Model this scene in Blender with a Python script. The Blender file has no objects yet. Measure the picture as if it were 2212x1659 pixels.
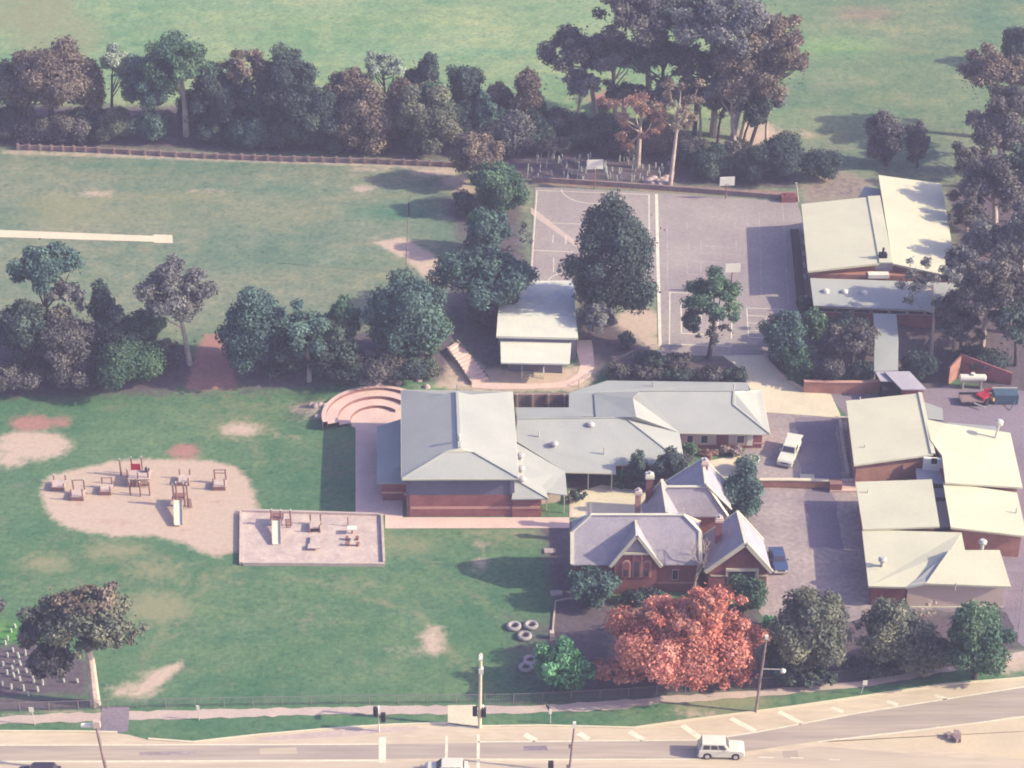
import bpy, bmesh, math, random
import numpy as np
from mathutils import Vector, Matrix, geometry

R = math.radians
scene = bpy.context.scene
COL = scene.collection

# ------------------------------------------------------------------ camera
F, CX, CY = 4680.0, 1106.0, 829.5
PITCH, CAMZ = R(31.4), 151.0
cam_d = bpy.data.cameras.new('camera')
cam_d.sensor_width = 36.0
cam_d.lens = 36.0 * F / 2212.0
cam_d.clip_start, cam_d.clip_end = 1.0, 8000.0
cam = bpy.data.objects.new('camera', cam_d)
COL.objects.link(cam)
cam.location = (0, 0, CAMZ)
cam.rotation_euler = (R(90) - PITCH, 0, 0)
scene.camera = cam

# ------------------------------------------------------------------ sky, sun, exposure
SUN_EL, SUN_AZ = R(30), R(-9)          # azimuth from +X
world = bpy.data.worlds.new('World')
scene.world = world
world.use_nodes = True
wn, wl = world.node_tree.nodes, world.node_tree.links
wn.clear()
sky = wn.new('ShaderNodeTexSky')
sky.sky_type = 'NISHITA'
sky.sun_disc = False
sky.sun_elevation = SUN_EL
sky.sun_rotation = R(90) - SUN_AZ
sky.dust_density = 3.0
tint = wn.new('ShaderNodeMix'); tint.data_type = 'RGBA'; tint.blend_type = 'MULTIPLY'
tint.inputs['Factor'].default_value = 1.0
tint.inputs['B'].default_value = (0.87, 0.855, 1.12, 1)
bg = wn.new('ShaderNodeBackground'); bg.inputs['Strength'].default_value = 0.15
wo = wn.new('ShaderNodeOutputWorld')
wl.new(sky.outputs[0], tint.inputs['A']); wl.new(tint.outputs['Result'], bg.inputs['Color']); wl.new(bg.outputs[0], wo.inputs['Surface'])

sun_d = bpy.data.lights.new('sun', 'SUN')
sun_d.energy = 4.7
sun_d.angle = R(0.6)
sun_d.color = (1.0, 0.905, 0.61)
sun = bpy.data.objects.new('sun', sun_d)
COL.objects.link(sun)
SDIR = Vector((math.cos(SUN_EL) * math.cos(SUN_AZ), math.cos(SUN_EL) * math.sin(SUN_AZ), math.sin(SUN_EL)))
sun.rotation_euler = (-SDIR).to_track_quat('-Z', 'Y').to_euler()
sun.location = (120, 100, 120)

scene.view_settings.view_transform = 'Standard'
scene.view_settings.look = 'None'
scene.view_settings.exposure = 0.68
scene.view_settings.gamma = 1.0
scene.cycles.filter_width = 1.85
scene.cycles.max_bounces = 6
scene.cycles.volume_bounces = 0

# ------------------------------------------------------------------ photo pixel -> place
CP, SP = math.cos(PITCH), math.sin(PITCH)

def ray(px, py):
    dx, dy = (px - CX) / F, -(py - CY) / F
    return Vector((dx, CP + dy * SP, -SP + dy * CP))

def U(px, py, z=0.0):
    d = ray(px, py)
    t = (z - CAMZ) / d.z
    return Vector((d.x * t, d.y * t, z))

def ss(t):
    t = np.clip(t, 0.0, 1.0)
    return t * t * (3 - 2 * t)

AMP = None

def terrain(x, y):
    x = np.asarray(x, float); y = np.asarray(y, float)
    yb = 245 + 7 * ss((x - 50) / 5) - 1.5 * ss((-x - 8) / 8)
    h = 2.5 * ss((y - yb) / 9)
    h = h + 1.0 * ss((y - 317) / 5)
    h = h + 0.05 * np.clip(y - 322, 0, 260)
    if AMP is not None:
        r = np.hypot(x - AMP[0], y - AMP[1])
        back = ss((y - AMP[1] + 1.5) / 3)
        h = h + 0.9 * ss((r - 6.0) / 0.7) * (1 - ss((r - 7.5) / 5)) * back * (1 - ss((y - yb) / 9))
    return h

def hz(x, y):
    return float(terrain(x, y))

AMP = U(812, 911)[:2]

def G(px, py, off=0.0):
    z = 0.0
    for _ in range(14):
        p = U(px, py, z)
        z = 0.5 * z + 0.5 * hz(p.x, p.y)
    p = U(px, py, z)
    return Vector((p.x, p.y, hz(p.x, p.y) + off))

def depth(v):
    return v.y * CP + (CAMZ - v.z) * SP

def scale(v):
    return F / depth(v)

def z_at(y, py):
    d = ray(CX, py)
    return CAMZ + y * d.z / d.y

# ------------------------------------------------------------------ materials
def new_mat(name):
    m = bpy.data.materials.new(name)
    m.use_nodes = True
    m.node_tree.nodes.clear()
    return m, m.node_tree.nodes, m.node_tree.links

def N(nodes, t, **kw):
    n = nodes.new(t)
    for k, v in kw.items():
        setattr(n, k, v)
    return n

def mixc(nodes, links, fac, a, b, blend='MIX'):
    m = nodes.new('ShaderNodeMix'); m.data_type = 'RGBA'; m.blend_type = blend
    for s, v in (('Factor', fac), ('A', a), ('B', b)):
        i = m.inputs[s]
        if hasattr(v, 'links'):
            links.new(v, i)
        elif s == 'Factor':
            i.default_value = v
        else:
            i.default_value = (v[0], v[1], v[2], 1)
    return m.outputs['Result']

def noise(nodes, links, scale_, detail=4, rough=0.55, vec=None, lo=0.35, hi=0.65):
    n = nodes.new('ShaderNodeTexNoise')
    n.inputs['Scale'].default_value = scale_
    n.inputs['Detail'].default_value = detail
    n.inputs['Roughness'].default_value = rough
    if vec is not None:
        links.new(vec, n.inputs['Vector'])
    r = nodes.new('ShaderNodeMapRange')
    r.inputs['From Min'].default_value = lo
    r.inputs['From Max'].default_value = hi
    links.new(n.outputs['Fac'], r.inputs['Value'])
    return r.outputs['Result']

def mat(name, c1, c2=None, s1=0.35, s2=4.0, amt=0.16, rough=0.8, spec=0.25, ribs=None, metal=0.0, stretch=None):
    """weathered surface: two colours blended by a broad noise, fine grain on top"""
    m, n, l = new_mat(name)
    pos = N(n, 'ShaderNodeNewGeometry').outputs['Position']
    c2 = c2 or tuple(v * 0.84 for v in c1)
    if stretch:
        mp = N(n, 'ShaderNodeMapping'); mp.inputs['Scale'].default_value = stretch; l.new(pos, mp.inputs['Vector']); pos = mp.outputs[0]
    col = mixc(n, l, noise(n, l, s1, 5, 0.6, pos), c1, c2)
    g = noise(n, l, s2, 3, 0.6, pos, 0.3, 0.7)
    gm = N(n, 'ShaderNodeMapRange'); gm.inputs['To Min'].default_value = 1 - amt; gm.inputs['To Max'].default_value = 1 + amt
    l.new(g, gm.inputs['Value'])
    hs = N(n, 'ShaderNodeHueSaturation'); l.new(col, hs.inputs['Color']); l.new(gm.outputs[0], hs.inputs['Value'])
    out_c = hs.outputs[0]
    if ribs:
        w = N(n, 'ShaderNodeTexWave', wave_type='BANDS', bands_direction=ribs[0])
        w.inputs['Scale'].default_value = ribs[1]
        w.inputs['Distortion'].default_value = 0.15
        l.new(pos, w.inputs['Vector'])
        out_c = mixc(n, l, w.outputs['Fac'], out_c, mixc(n, l, 1.0, out_c, (ribs[2],) * 3, 'MULTIPLY'))
    p = N(n, 'ShaderNodeBsdfPrincipled')
    p.inputs['Roughness'].default_value = rough
    p.inputs['Specular IOR Level'].default_value = spec
    p.inputs['Metallic'].default_value = metal
    l.new(out_c, p.inputs['Base Color'])
    o = N(n, 'ShaderNodeOutputMaterial'); l.new(p.outputs[0], o.inputs['Surface'])
    return m

def brick_mat(name, c1, c2, mortar=(0.3, 0.25, 0.23)):
    m, n, l = new_mat(name)
    geo = N(n, 'ShaderNodeNewGeometry')
    sep = N(n, 'ShaderNodeSeparateXYZ'); l.new(geo.outputs['Position'], sep.inputs[0])
    add = N(n, 'ShaderNodeMath', operation='ADD'); l.new(sep.outputs[0], add.inputs[0]); l.new(sep.outputs[1], add.inputs[1])
    cmb = N(n, 'ShaderNodeCombineXYZ'); l.new(add.outputs[0], cmb.inputs[0]); l.new(sep.outputs[2], cmb.inputs[1])
    b = N(n, 'ShaderNodeTexBrick')
    b.inputs['Color1'].default_value = (*c1, 1); b.inputs['Color2'].default_value = (*c2, 1); b.inputs['Mortar'].default_value = (*mortar, 1)
    b.inputs['Scale'].default_value = 2.2
    l.new(cmb.outputs[0], b.inputs['Vector'])
    st = noise(n, l, 0.5, 5, 0.6, geo.outputs['Position'])
    col = mixc(n, l, st, b.outputs['Color'], mixc(n, l, 1.0, b.outputs['Color'], (0.72, 0.7, 0.74), 'MULTIPLY'))
    p = N(n, 'ShaderNodeBsdfPrincipled'); p.inputs['Roughness'].default_value = 0.9; p.inputs['Specular IOR Level'].default_value = 0.15
    l.new(col, p.inputs['Base Color'])
    o = N(n, 'ShaderNodeOutputMaterial'); l.new(p.outputs[0], o.inputs['Surface'])
    return m

def leaf_mat(name, c):
    m, n, l = new_mat(name)
    a = N(n, 'ShaderNodeAttribute', attribute_name='tint')
    col = mixc(n, l, 1.0, c, a.outputs['Color'], 'MULTIPLY')
    d = N(n, 'ShaderNodeBsdfDiffuse'); t = N(n, 'ShaderNodeBsdfTranslucent')
    l.new(col, d.inputs['Color']); l.new(col, t.inputs['Color'])
    mx = N(n, 'ShaderNodeMixShader'); mx.inputs[0].default_value = 0.22
    l.new(d.outputs[0], mx.inputs[1]); l.new(t.outputs[0], mx.inputs[2])
    o = N(n, 'ShaderNodeOutputMaterial'); l.new(mx.outputs[0], o.inputs['Surface'])
    return m

M = {}
M['asphalt'] = mat('asphalt', (0.25, 0.20, 0.235), (0.19, 0.155, 0.19), 0.12, 3.0, 0.16, 0.9)
M['court'] = mat('court_asphalt', (0.35, 0.295, 0.275), (0.275, 0.23, 0.23), 0.10, 2.5, 0.14, 0.9)
M['carpark'] = mat('carpark_asphalt', (0.37, 0.30, 0.28), (0.265, 0.215, 0.225), 0.16, 1.6, 0.2, 0.9)
M['road'] = mat('road_asphalt', (0.53, 0.435, 0.325), (0.43, 0.35, 0.275), 0.5, 2.0, 0.12, 0.9, stretch=(.08, 1, 1))
M['lane'] = mat('worn_lane', (0.42, 0.34, 0.275), (0.335, 0.275, 0.24), 0.6, 2.2, 0.12, 0.9, stretch=(.06, 1, 1))
M['shoulder'] = mat('road_shoulder', (0.58, 0.475, 0.35), (0.50, 0.405, 0.30), 0.35, 2.0, 0.1, 0.9, stretch=(.2, 1, 1))
M['paint'] = mat('road_paint', (0.74, 0.69, 0.53), (0.6, 0.55, 0.44), 0.9, 6.0, 0.12, 0.7)
M['paint_faint'] = mat('worn_court_paint', (0.47, 0.41, 0.41), (0.34, 0.28, 0.31), 0.6, 5.0, 0.12, 0.8)
M['concrete'] = mat('cream_concrete', (0.66, 0.575, 0.42), (0.58, 0.50, 0.37), 0.25, 3.0, 0.07, 0.85)
M['pink'] = mat('pink_concrete', (0.68, 0.50, 0.43), (0.60, 0.42, 0.38), 0.3, 3.0, 0.08, 0.85)
M['path'] = mat('footpath_gravel', (0.52, 0.41, 0.35), (0.44, 0.34, 0.31), 0.3, 3.0, 0.1, 0.9)
M['bark'] = mat('bark_chips', (0.55, 0.41, 0.36), (0.47, 0.34, 0.31), 0.25, 3.0, 0.12, 0.95)
M['sand'] = mat('pit_sand', (0.575, 0.46, 0.395), (0.43, 0.335, 0.315), 0.5, 3.0, 0.12, 0.95)
M['gravel'] = mat('tan_gravel', (0.57, 0.46, 0.31), (0.51, 0.41, 0.295), 0.2, 3.0, 0.05, 0.95)
M['dirt'] = mat('bare_soil', (0.30, 0.20, 0.185), (0.22, 0.15, 0.15), 0.4, 3.0, 0.2, 0.95)
M['roof_grey'] = mat('pale_grey_steel', (0.425, 0.425, 0.385), (0.375, 0.38, 0.355), 0.22, 5.0, 0.06, 0.65, 0.2, ('X', 1.6, 0.86))
M['roof_grey2'] = mat('grey_steel', (0.365, 0.375, 0.355), (0.325, 0.335, 0.325), 0.22, 5.0, 0.05, 0.65, 0.2, ('X', 1.6, 0.88))
M['roof_cream'] = mat('cream_steel', (0.62, 0.59, 0.43), (0.565, 0.535, 0.395), 0.2, 4.0, 0.05, 0.65, 0.2, ('Y', 1.1, 0.90))
M['roof_white'] = mat('white_deck', (0.66, 0.635, 0.52), (0.60, 0.58, 0.49), 0.35, 2.0, 0.05, 0.6, 0.2, ('X', 1.1, 0.97))
M['roof_stain'] = mat('weathered_deck', (0.66, 0.635, 0.53), (0.50, 0.50, 0.50), 0.45, 2.0, 0.08, 0.7, 0.2)
M['slate'] = mat('slate', (0.40, 0.355, 0.395), (0.33, 0.295, 0.34), 0.6, 4.0, 0.12, 0.75, 0.3, ('Z', 2.2, 0.9))
M['trim'] = mat('cream_trim', (0.66, 0.62, 0.49), None, 0.4, 4.0, 0.04, 0.6)
M['white'] = mat('white_paint', (0.80, 0.76, 0.66), None, 0.3, 4.0, 0.05, 0.6)
M['board'] = mat('pale_weatherboard', (0.60, 0.47, 0.41), (0.56, 0.44, 0.38), 0.3, 3.0, 0.04, 0.7, 0.25, ('Z', 3.0, 0.92))
M['clad'] = mat('slate_blue_cladding', (0.17, 0.155, 0.22), None, 0.3, 3.0, 0.05, 0.7)
M['lav'] = mat('lavender_deck', (0.41, 0.375, 0.41), (0.35, 0.32, 0.37), 0.4, 3.0, 0.06, 0.7)
M['brick'] = brick_mat('red_brick', (0.36, 0.125, 0.12), (0.29, 0.10, 0.11), (0.34, 0.19, 0.18))
M['brick_o'] = brick_mat('orange_brick', (0.46, 0.22, 0.165), (0.38, 0.175, 0.14), (0.42, 0.28, 0.22))
M['brick_b'] = mat('pale_brick_band', (0.58, 0.32, 0.26), None, 0.4, 4, 0.06)
M['glass'] = mat('window_glass', (0.045, 0.04, 0.06), (0.07, 0.06, 0.085), 0.6, 3.0, 0.05, 0.15, 0.5)
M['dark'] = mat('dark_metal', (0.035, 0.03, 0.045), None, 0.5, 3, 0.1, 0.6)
M['void'] = mat('open_vent', (0.02, 0.018, 0.03), None, 0.5, 3, 0.1, 0.9)
M['timber'] = mat('weathered_timber', (0.30, 0.215, 0.20), (0.2, 0.14, 0.145), 0.8, 5, 0.2, 0.9)
M['logs'] = mat('treated_pine', (0.27, 0.14, 0.125), (0.2, 0.1, 0.1), 0.8, 5, 0.2, 0.9)
M['edging'] = mat('pale_timber', (0.55, 0.44, 0.385), (0.45, 0.35, 0.32), 0.8, 5, 0.12, 0.9)
M['steel'] = mat('galvanised_steel', (0.52, 0.49, 0.46), None, 0.6, 5, 0.08, 0.45, 0.5)
M['slide'] = mat('bright_slide_steel', (0.74, 0.71, 0.55), None, 0.6, 5, 0.04, 0.4, 0.5)
M['tyre'] = mat('black_rubber', (0.03, 0.028, 0.035), None, 0.6, 5, 0.15, 0.8)
M['tyre_w'] = mat('painted_tyre', (0.38, 0.34, 0.34), (0.24, 0.21, 0.22), 0.9, 4, 0.12, 0.8)
M['car_white'] = mat('white_car_paint', (0.70, 0.665, 0.555), None, 0.3, 3, 0.02, 0.3, 0.5)
M['car_blue'] = mat('blue_car_paint', (0.06, 0.09, 0.20), None, 0.3, 3, 0.03, 0.25, 0.5)
M['car_dark'] = mat('dark_car_paint', (0.05, 0.04, 0.07), None, 0.3, 3, 0.03, 0.25, 0.5)
M['red'] = mat('red_enamel', (0.42, 0.028, 0.05), (0.33, 0.02, 0.04), 0.8, 4, 0.1, 0.5)
M['yellow'] = mat('yellow_enamel', (0.60, 0.42, 0.13), None, 0.8, 4, 0.1, 0.5)
M['teal'] = mat('teal_paint', (0.06, 0.11, 0.16), None, 0.8, 4, 0.1, 0.7)
M['orange'] = mat('indicator_orange', (0.6, 0.2, 0.05), None, 0.8, 4, 0.05, 0.4)
M['lamp'] = mat('lamp_glass', (0.66, 0.62, 0.55), None, 0.8, 4, 0.05, 0.3)
M['guard'] = mat('milky_plastic', (0.46, 0.48, 0.42), (0.36, 0.40, 0.36), 0.9, 4, 0.08, 0.5)
M['bark_pale'] = mat('pale_bark', (0.55, 0.45, 0.37), (0.38, 0.30, 0.27), 0.8, 4, 0.2, 0.9)
M['bark_dark'] = mat('dark_bark', (0.10, 0.075, 0.085), (0.07, 0.05, 0.06), 0.8, 4, 0.2, 0.9)
M['wire'] = mat('dull_wire', (0.24, 0.22, 0.22), None, 0.6, 5, 0.08, 0.6)
M['rock'] = mat('bank_rock', (0.48, 0.37, 0.34), (0.33, 0.25, 0.25), 0.8, 3, 0.2, 0.9)

# ------------------------------------------------------------------ object helpers
def tag(o, label=None, cat=None, group=None, kind=None):
    if label: o['label'] = label
    if cat: o['category'] = cat
    if group: o['group'] = group
    if kind: o['kind'] = kind
    return o

def thing(name, loc, label, cat, group=None, rz=0.0):
    o = bpy.data.objects.new(name, None)
    o.empty_display_size = 0.5
    COL.objects.link(o)
    o.location = loc
    o.rotation_euler = (0, 0, rz)
    bpy.context.view_layer.update() if False else None
    return tag(o, label, cat, group)

class MB:
    def __init__(s):
        s.v, s.f = [], []
    def add(s, vs, fs):
        k = len(s.v)
        s.v += [tuple(v) for v in vs]
        s.f += [tuple(i + k for i in f) for f in fs]
        return s
    def box(s, c, d, rz=0.0):
        x, y, z = d[0] / 2, d[1] / 2, d[2] / 2
        ca, sa = math.cos(rz), math.sin(rz)
        vs = []
        for sz in (-z, z):
            for sx, sy in ((-x, -y), (x, -y), (x, y), (-x, y)):
                vs.append((c[0] + sx * ca - sy * sa, c[1] + sx * sa + sy * ca, c[2] + sz))
        return s.add(vs, [(3, 2, 1, 0), (4, 5, 6, 7), (0, 1, 5, 4), (1, 2, 6, 5), (2, 3, 7, 6), (3, 0, 4, 7)])
    def beam(s, a, b, w, h=None):
        h = h or w
        a, b = Vector(a), Vector(b)
        d = (b - a).normalized()
        up = Vector((0, 0, 1)) if abs(d.z) < 0.95 else Vector((0, 1, 0))
        sx = d.cross(up).normalized() * (w / 2)
        sy = sx.cross(d).normalized() * (h / 2)
        vs = [a - sx - sy, a + sx - sy, a + sx + sy, a - sx + sy, b - sx - sy, b + sx - sy, b + sx + sy, b - sx + sy]
        return s.add(vs, [(0, 1, 2, 3), (7, 6, 5, 4), (1, 0, 4, 5), (2, 1, 5, 6), (3, 2, 6, 7), (0, 3, 7, 4)])
    def tube(s, a, b, r0, r1=None, n=8):
        r1 = r0 if r1 is None else r1
        a, b = Vector(a), Vector(b)
        d = (b - a).normalized()
        up = Vector((0, 0, 1)) if abs(d.z) < 0.95 else Vector((0, 1, 0))
        sx = d.cross(up).normalized(); sy = sx.cross(d).normalized()
        vs = []
        for p, r in ((a, r0), (b, r1)):
            for i in range(n):
                t = 2 * math.pi * i / n
                vs.append(p + sx * (r * math.cos(t)) + sy * (r * math.sin(t)))
        fs = [((i + 1) % n, i, n + i, n + (i + 1) % n) for i in range(n)]
        fs += [tuple(range(n)), tuple(range(2 * n - 1, n - 1, -1))]
        return s.add(vs, fs)
    def lathe(s, c, prof, n=12):
        vs = []
        for r, z in prof:
            for i in range(n):
                t = 2 * math.pi * i / n
                vs.append((c[0] + r * math.cos(t), c[1] + r * math.sin(t), c[2] + z))
        fs = []
        for k in range(len(prof) - 1):
            for i in range(n):
                j = (i + 1) % n
                fs.append((k * n + i, k * n + j, (k + 1) * n + j, (k + 1) * n + i))
        fs.append(tuple(range(n - 1, -1, -1)))
        m = (len(prof) - 1) * n
        fs.append(tuple(range(m, m + n)))
        return s.add(vs, fs)
    def slab(s, pts, t=0.15):
        """roof panel: upper face through pts, vertical thickness t"""
        n = len(pts)
        pts = [Vector(p) for p in pts]
        area = sum(pts[i].x * pts[(i + 1) % n].y - pts[(i + 1) % n].x * pts[i].y for i in range(n))
        if area < 0: pts = pts[::-1]
        vs = pts + [p - Vector((0, 0, t)) for p in pts]
        fs = [tuple(range(n)), tuple(range(2 * n - 1, n - 1, -1))]
        fs += [(i, n + i, n + (i + 1) % n, (i + 1) % n) for i in range(n)]
        return s.add(vs, fs)
    def prism(s, xy, z0, z1):
        n = len(xy)
        area = sum(xy[i][0] * xy[(i + 1) % n][1] - xy[(i + 1) % n][0] * xy[i][1] for i in range(n))
        if area < 0: xy = xy[::-1]
        vs = [(p[0], p[1], z0) for p in xy] + [(p[0], p[1], z1) for p in xy]
        fs = [tuple(range(n - 1, -1, -1)), tuple(range(n, 2 * n))]
        fs += [(i, (i + 1) % n, n + (i + 1) % n, n + i) for i in range(n)]
        return s.add(vs, fs)
    def plate(s, pts, d):
        """polygon pts (any plane) given thickness d along direction vector d"""
        n = len(pts)
        d = Vector(d)
        pts = [Vector(p) for p in pts]
        nr = Vector((0, 0, 0))
        for i in range(n):
            nr += pts[i].cross(pts[(i + 1) % n])
        if nr.dot(d) > 0: pts = pts[::-1]
        vs = pts + [p + d for p in pts]
        fs = [tuple(range(n)), tuple(range(2 * n - 1, n - 1, -1))]
        fs += [((i + 1) % n, i, n + i, n + (i + 1) % n) for i in range(n)]
        return s.add(vs, fs)
    def tri_prism(s, a, b, apex, back):
        return s.plate([a, b, apex], back)
    def build(s, name, m, parent=None, bevel=0.0, smooth=False, local=True):
        vs = s.v
        if parent is not None and local:
            mi = (Matrix.Translation(parent.location) @ parent.rotation_euler.to_matrix().to_4x4()).inverted()
            vs = [tuple(mi @ Vector(v)) for v in vs]
        me = bpy.data.meshes.new(name)
        me.from_pydata(vs, [], s.f)
        me.validate()
        if bevel or smooth:
            bm = bmesh.new(); bm.from_mesh(me)
            bmesh.ops.remove_doubles(bm, verts=bm.verts, dist=0.0005)
            if bevel:
                es = [e for e in bm.edges if len(e.link_faces) == 2 and e.calc_face_angle(0) > 0.35]
                bmesh.ops.bevel(bm, geom=es, offset=bevel, segments=2, affect='EDGES', profile=0.5, clamp_overlap=True)
            bmesh.ops.recalc_face_normals(bm, faces=bm.faces)
            bm.to_mesh(me); bm.free()
            if smooth:
                for p in me.polygons: p.use_smooth = True
        me.materials.append(m)
        o = bpy.data.objects.new(name, me)
        COL.objects.link(o)
        if parent is not None: o.parent = parent
        return o

def copy_tree(o, loc=None, rz=None, label=None, parent=None):
    c = o.copy(); COL.objects.link(c)
    if parent is not None: c.parent = parent
    for ch in list(o.children):
        copy_tree(ch, parent=c)
    if loc is not None: c.location = loc
    if rz is not None: c.rotation_euler = (0, 0, rz)
    if label: c['label'] = label
    return c

def inset(xy, d):
    """shrink a convex polygon by d"""
    n = len(xy)
    cx = sum(p[0] for p in xy) / n; cy = sum(p[1] for p in xy) / n
    out = []
    for p in xy:
        v = Vector((p[0] - cx, p[1] - cy))
        k = max(0.1, (v.length - d * 1.35) / v.length)
        out.append((cx + v.x * k, cy + v.y * k))
    return out

def poly_world(pp, smooth_n=0):
    return [G(*p) for p in pp]

def sheet(name, pp, m, off, kind='structure', step=1.2, world=False, jit=0.0):
    """surface laid over the terrain inside a traced outline"""
    pts = [Vector(p) for p in pp] if world else poly_world(pp)
    if jit:
        rg = random.Random(len(pp) * 7 + 1); out = []
        for i, a in enumerate(pts):
            c = pts[(i + 1) % len(pts)]; k = min(160, max(1, int((c - a).length / 0.9)))
            for j in range(k):
                q = a.lerp(c, j / k)
                if abs(q.x) < 130: q = q + Vector((rg.uniform(-jit, jit), rg.uniform(-jit, jit), 0))
                out.append(q)
        pts = out
    xs = [p.x for p in pts]; ys = [p.y for p in pts]
    hs = [hz(p.x, p.y) for p in pts]
    gx = np.arange(min(xs), max(xs), step); gy = np.arange(min(ys), max(ys), step)
    X, Y = np.meshgrid(gx, gy)
    H = terrain(X, Y) if X.size else np.array([0])
    b = MB()
    if H.max() - H.min() < 0.01 and max(hs) - min(hs) < 0.01:
        b.add([(p.x, p.y, hs[0] + off) for p in pts], [tuple(range(len(pts)))])
    else:
        bd = []
        n = len(pts)
        for i in range(n):
            a, c = pts[i], pts[(i + 1) % n]
            k = max(1, int((c - a).length / step))
            for j in range(k):
                t = j / k
                bd.append(Vector((a.x + (c.x - a.x) * t, a.y + (c.y - a.y) * t)))
        nb = len(bd)
        vs = list(bd)
        bx = np.array([v.x for v in bd]); by = np.array([v.y for v in bd])
        for x, y in zip(X.ravel(), Y.ravel()):
            if np.min(np.hypot(bx - x, by - y)) > step * 0.45:
                vs.append(Vector((x, y)))
        ov, oe, of, _, _, _ = geometry.delaunay_2d_cdt(vs, [(i, (i + 1) % nb) for i in range(nb)], [tuple(range(nb))], 1, 1e-5)
        b.add([(v.x, v.y, hz(v.x, v.y) + off) for v in ov], of)
    o = b.build(name, m)
    me = o.data
    if len(me.polygons) and sum(p.normal.z for p in me.polygons) < 0:
        me.flip_normals()
    if kind: o['kind'] = kind
    return o

def strip(b, pp, w, off, world=False, step=2.0):
    """painted line of width w metres along a traced polyline"""
    pts = [Vector(p) for p in pp] if world else poly_world(pp)
    fine = []
    for a, c in zip(pts[:-1], pts[1:]):
        k = max(1, int((c - a).length / step))
        fine += [a.lerp(c, j / k) for j in range(k)]
    fine.append(pts[-1])
    vs = []
    for i, p in enumerate(fine):
        a = fine[max(0, i - 1)]; c = fine[min(len(fine) - 1, i + 1)]
        d = Vector((c.x - a.x, c.y - a.y, 0)).normalized()
        nrm = Vector((-d.y, d.x, 0)) * (w / 2)
        for q in (p + nrm, p - nrm):
            vs.append((q.x, q.y, hz(q.x, q.y) + off))
    b.add(vs, [(2 * i + 1, 2 * i + 3, 2 * i + 2, 2 * i) for i in range(len(fine) - 1)])

def wall_run(b, pp, w, h, base=-0.3, world=False, step=1.5):
    """low wall or kerb following the ground along a polyline"""
    pts = [Vector(p) for p in pp] if world else poly_world(pp)
    fine = []
    for a, c in zip(pts[:-1], pts[1:]):
        k = max(1, int((c - a).length / step))
        fine += [a.lerp(c, j / k) for j in range(k)]
    fine.append(pts[-1])
    vs = []
    for i, p in enumerate(fine):
        a = fine[max(0, i - 1)]; c = fine[min(len(fine) - 1, i + 1)]
        d = Vector((c.x - a.x, c.y - a.y, 0)).normalized()
        nrm = Vector((-d.y, d.x, 0)) * (w / 2)
        z = hz(p.x, p.y)
        for q, zz in ((p + nrm, z + base), (p - nrm, z + base), (p - nrm, z + h), (p + nrm, z + h)):
            vs.append((q.x, q.y, zz))
    fs = []
    for i in range(len(fine) - 1):
        for j in range(4):
            fs.append((4 * i + j, 4 * i + (j + 1) % 4, 4 * i + 4 + (j + 1) % 4, 4 * i + 4 + j))
    fs += [(3, 2, 1, 0), tuple(4 * (len(fine) - 1) + j for j in range(4))]
    b.add(vs, [f[::-1] for f in fs])

def arc_pts(c, r, a0, a1, n=24):
    return [(c[0] + r * math.cos(R(a0 + (a1 - a0) * i / n)), c[1] + r * math.sin(R(a0 + (a1 - a0) * i / n)), 0) for i in range(n + 1)]
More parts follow.
